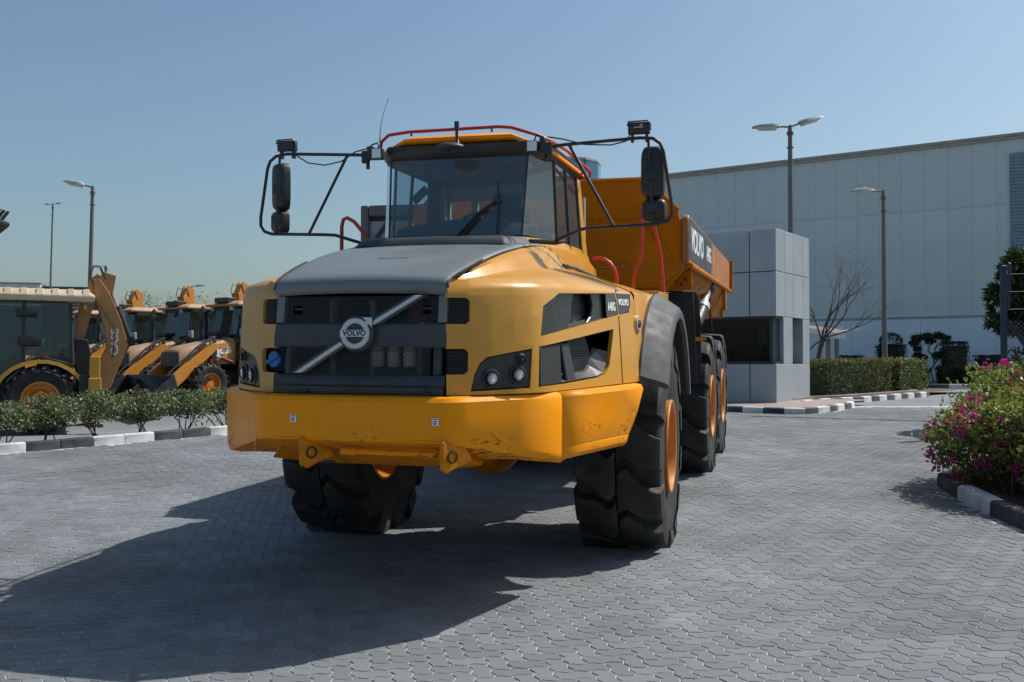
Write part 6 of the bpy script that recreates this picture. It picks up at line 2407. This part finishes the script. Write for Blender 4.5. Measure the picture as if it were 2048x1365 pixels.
    b = plate([(bx + .0, hgt), (bx - .14, hgt + .12), (bx - .28, hgt + .02), (bx - .02, 2.6), (bx + .14, 1.95), (bx + .32, 1.98), (bx + .26, 2.6)] if not J else [(bx - .08, hgt - .02), (bx - .28, hgt + (.28 if J else .1)), (bx - .46, hgt + (.22 if J else .05)), (bx - .86, 2.0), (bx - .90, 1.45), (bx - .78, 1.4), (bx - .62, 2.0), (bx - .25, hgt - .4)], yb, .20)
    b.build('dipper', m1, root, bevel=.01, seg=1, smooth=0)
    for s in (1, -1):
        plate([(bx - .05, hgt - .12), (bx - .26, hgt + (.36 if J else .16)), (bx - .52, hgt + (.24 if J else .08)), (bx - .46, hgt - .3), (bx - .2, hgt - .5)], yb + s * .12, .03).build('dipper_cheek', m1, root, bevel=.006, seg=1, smooth=0)
    b = MB().tube([(bx - .25, yb, .95), (bx - .80, yb, 2.0)], .085, 12)
    b.tube([(bx - .84, yb - .2, 2.0), (bx - .84, yb + .2, 2.0)], .08, 10)
    b.build('boom_cylinder', 'steel dark', root)
    b = MB().tube([(bx - .80, yb + .0, 2.05), (bx - .55, yb, 2.75)], .082, 12)
    b.build('dipper_cylinder', 'steel dark', root)
    MB().tube([(bx - .55, yb, 2.75), (bx - .36, yb, hgt - .02)], .05, 10).build('piston_rod', 'chrome', root)
    b = MB()
    for dy in (-.14, .14):
        b.tube([(bx - .12, yb + dy, hgt - .3), (bx + .02, yb + dy, hgt + .05), (bx - .06, yb + dy, hgt + .28), (bx - .2, yb + dy, hgt + .26), (bx - .3, yb + dy, hgt - .02)], .013, 5)
    b.tube([(bx - .1, yb + .2, hgt - .4), (bx - .5, yb + .22, 2.2), (bx - .45, yb + .2, 1.6)], .014, 5)
    b.build('hoses', 'plastic black', root)
    # digging bucket tucked in at the back
    b = plate([(bx - .85, 1.45), (bx - .55, 1.50), (bx - .40, 1.15), (bx - .55, .85), (bx - .95, .85), (bx - 1.05, 1.15)] if J else [(bx + .06, 2.0), (bx + .32, 2.02), (bx + .34, 1.5), (bx + .24, 1.15), (bx + .04, 1.12), (bx - .05, 1.5)], yb, .58 if J else .8)
    dg_ = b.build('digging_bucket', 'steel dark', root, bevel=.02, seg=1, smooth=0)
    # stabiliser legs
    for s in (1, -1):
        MB().box((bx - .05, s * 1.05, .95), (.20, .20, 1.35)).build('stabiliser', Y_, root, bevel=.012, seg=1, smooth=0)
        MB().box((bx - .05, s * 1.05, .92), (.25, .25, .50)).build('stabiliser_sleeve', Y_, root, bevel=.012, seg=1, smooth=0)
        MB().box((bx - .05, s * 1.05, .16), (.34, .30, .06)).build('foot', 'steel dark', root, bevel=.01, seg=1, smooth=0)
        MB().box((-.95, s * .80, 1.28), (.05, .16, .09)).build('tail_lamp', 'red lens', root, bevel=.01, seg=1)
    MB().prism([(2.2, .80, .62), (2.75, .80, .62), (2.75, .80, .70), (2.2, .80, .70)], (0, .25, 0)).build('step', 'steel dark', root, smooth=0)
    return root

yawJ = math.atan2(-.79, -.61)
JZ = 0.58
for loc_, lab_ in (((-6.95, 26.7, JZ), 'orange backhoe loader nearest the dump truck, its cab half hidden by the hood corner'),
                   ((-8.75, 28.2, JZ), 'orange backhoe loader second from the dump truck, with white lettering on its dusty bonnet'),
                   ((-10.85, 29.7, JZ), 'orange backhoe loader with its bonnet hidden behind the folded brown digger arm'),
                   ((-13.0, 31.2, JZ), 'orange backhoe loader hidden behind the beige-roofed one but for its raised boom')):
    backhoe(loc_, yawJ, lab_, 'j').scale = (.9, .9, .9)
backhoe((-10.22, 21.6, LOT_Z), math.atan2(-.43, -.90), 'brown and yellow backhoe loader with beige cab roof at the left edge', 'c')

def raised_bucket():
    root = empty('excavator_arm', (-14.2, 26.5, LOT_Z), 0, 'tip of a raised excavator bucket poking in at the left frame edge', 'excavator')
    b = MB().prism([(.2, -.3, 5.33), (.52, -.3, 5.34), (.66, -.3, 5.26), (.64, -.3, 5.18), (.40, -.3, 4.98), (.0, -.3, 5.0)], (0, .6, 0))
    k = b.build('bucket', 'steel dark', root, bevel=.02, seg=1, smooth=0)
    for y in (-.27, -.05, .17):
        MB().prism([(.42, y, 5.33), (.49, y, 5.33), (.67, y, 5.56), (.62, y, 5.58)], (0, .08, 0)).build('tooth', 'steel dark', k, smooth=0)
    MB().prism([(.1, -.15, 5.25), (.1, -.15, 5.05), (-3.0, -.15, 3.2), (-3.3, -.15, 3.6)], (0, .3, 0)).build('dipper', 'case brown', root, bevel=.02, seg=1, smooth=0)
    MB().prism([(-3.0, -.2, 3.7), (-3.4, -.2, 3.2), (-5.6, -.2, 1.0), (-5.9, -.2, 1.4)], (0, .4, 0)).build('boom', 'case brown', root, bevel=.02, seg=1, smooth=0)
    MB().box((-6.2, 0, .75), (2.2, 2.2, 1.5)).build('machine_body', 'case brown', root, bevel=.1)
raised_bucket()
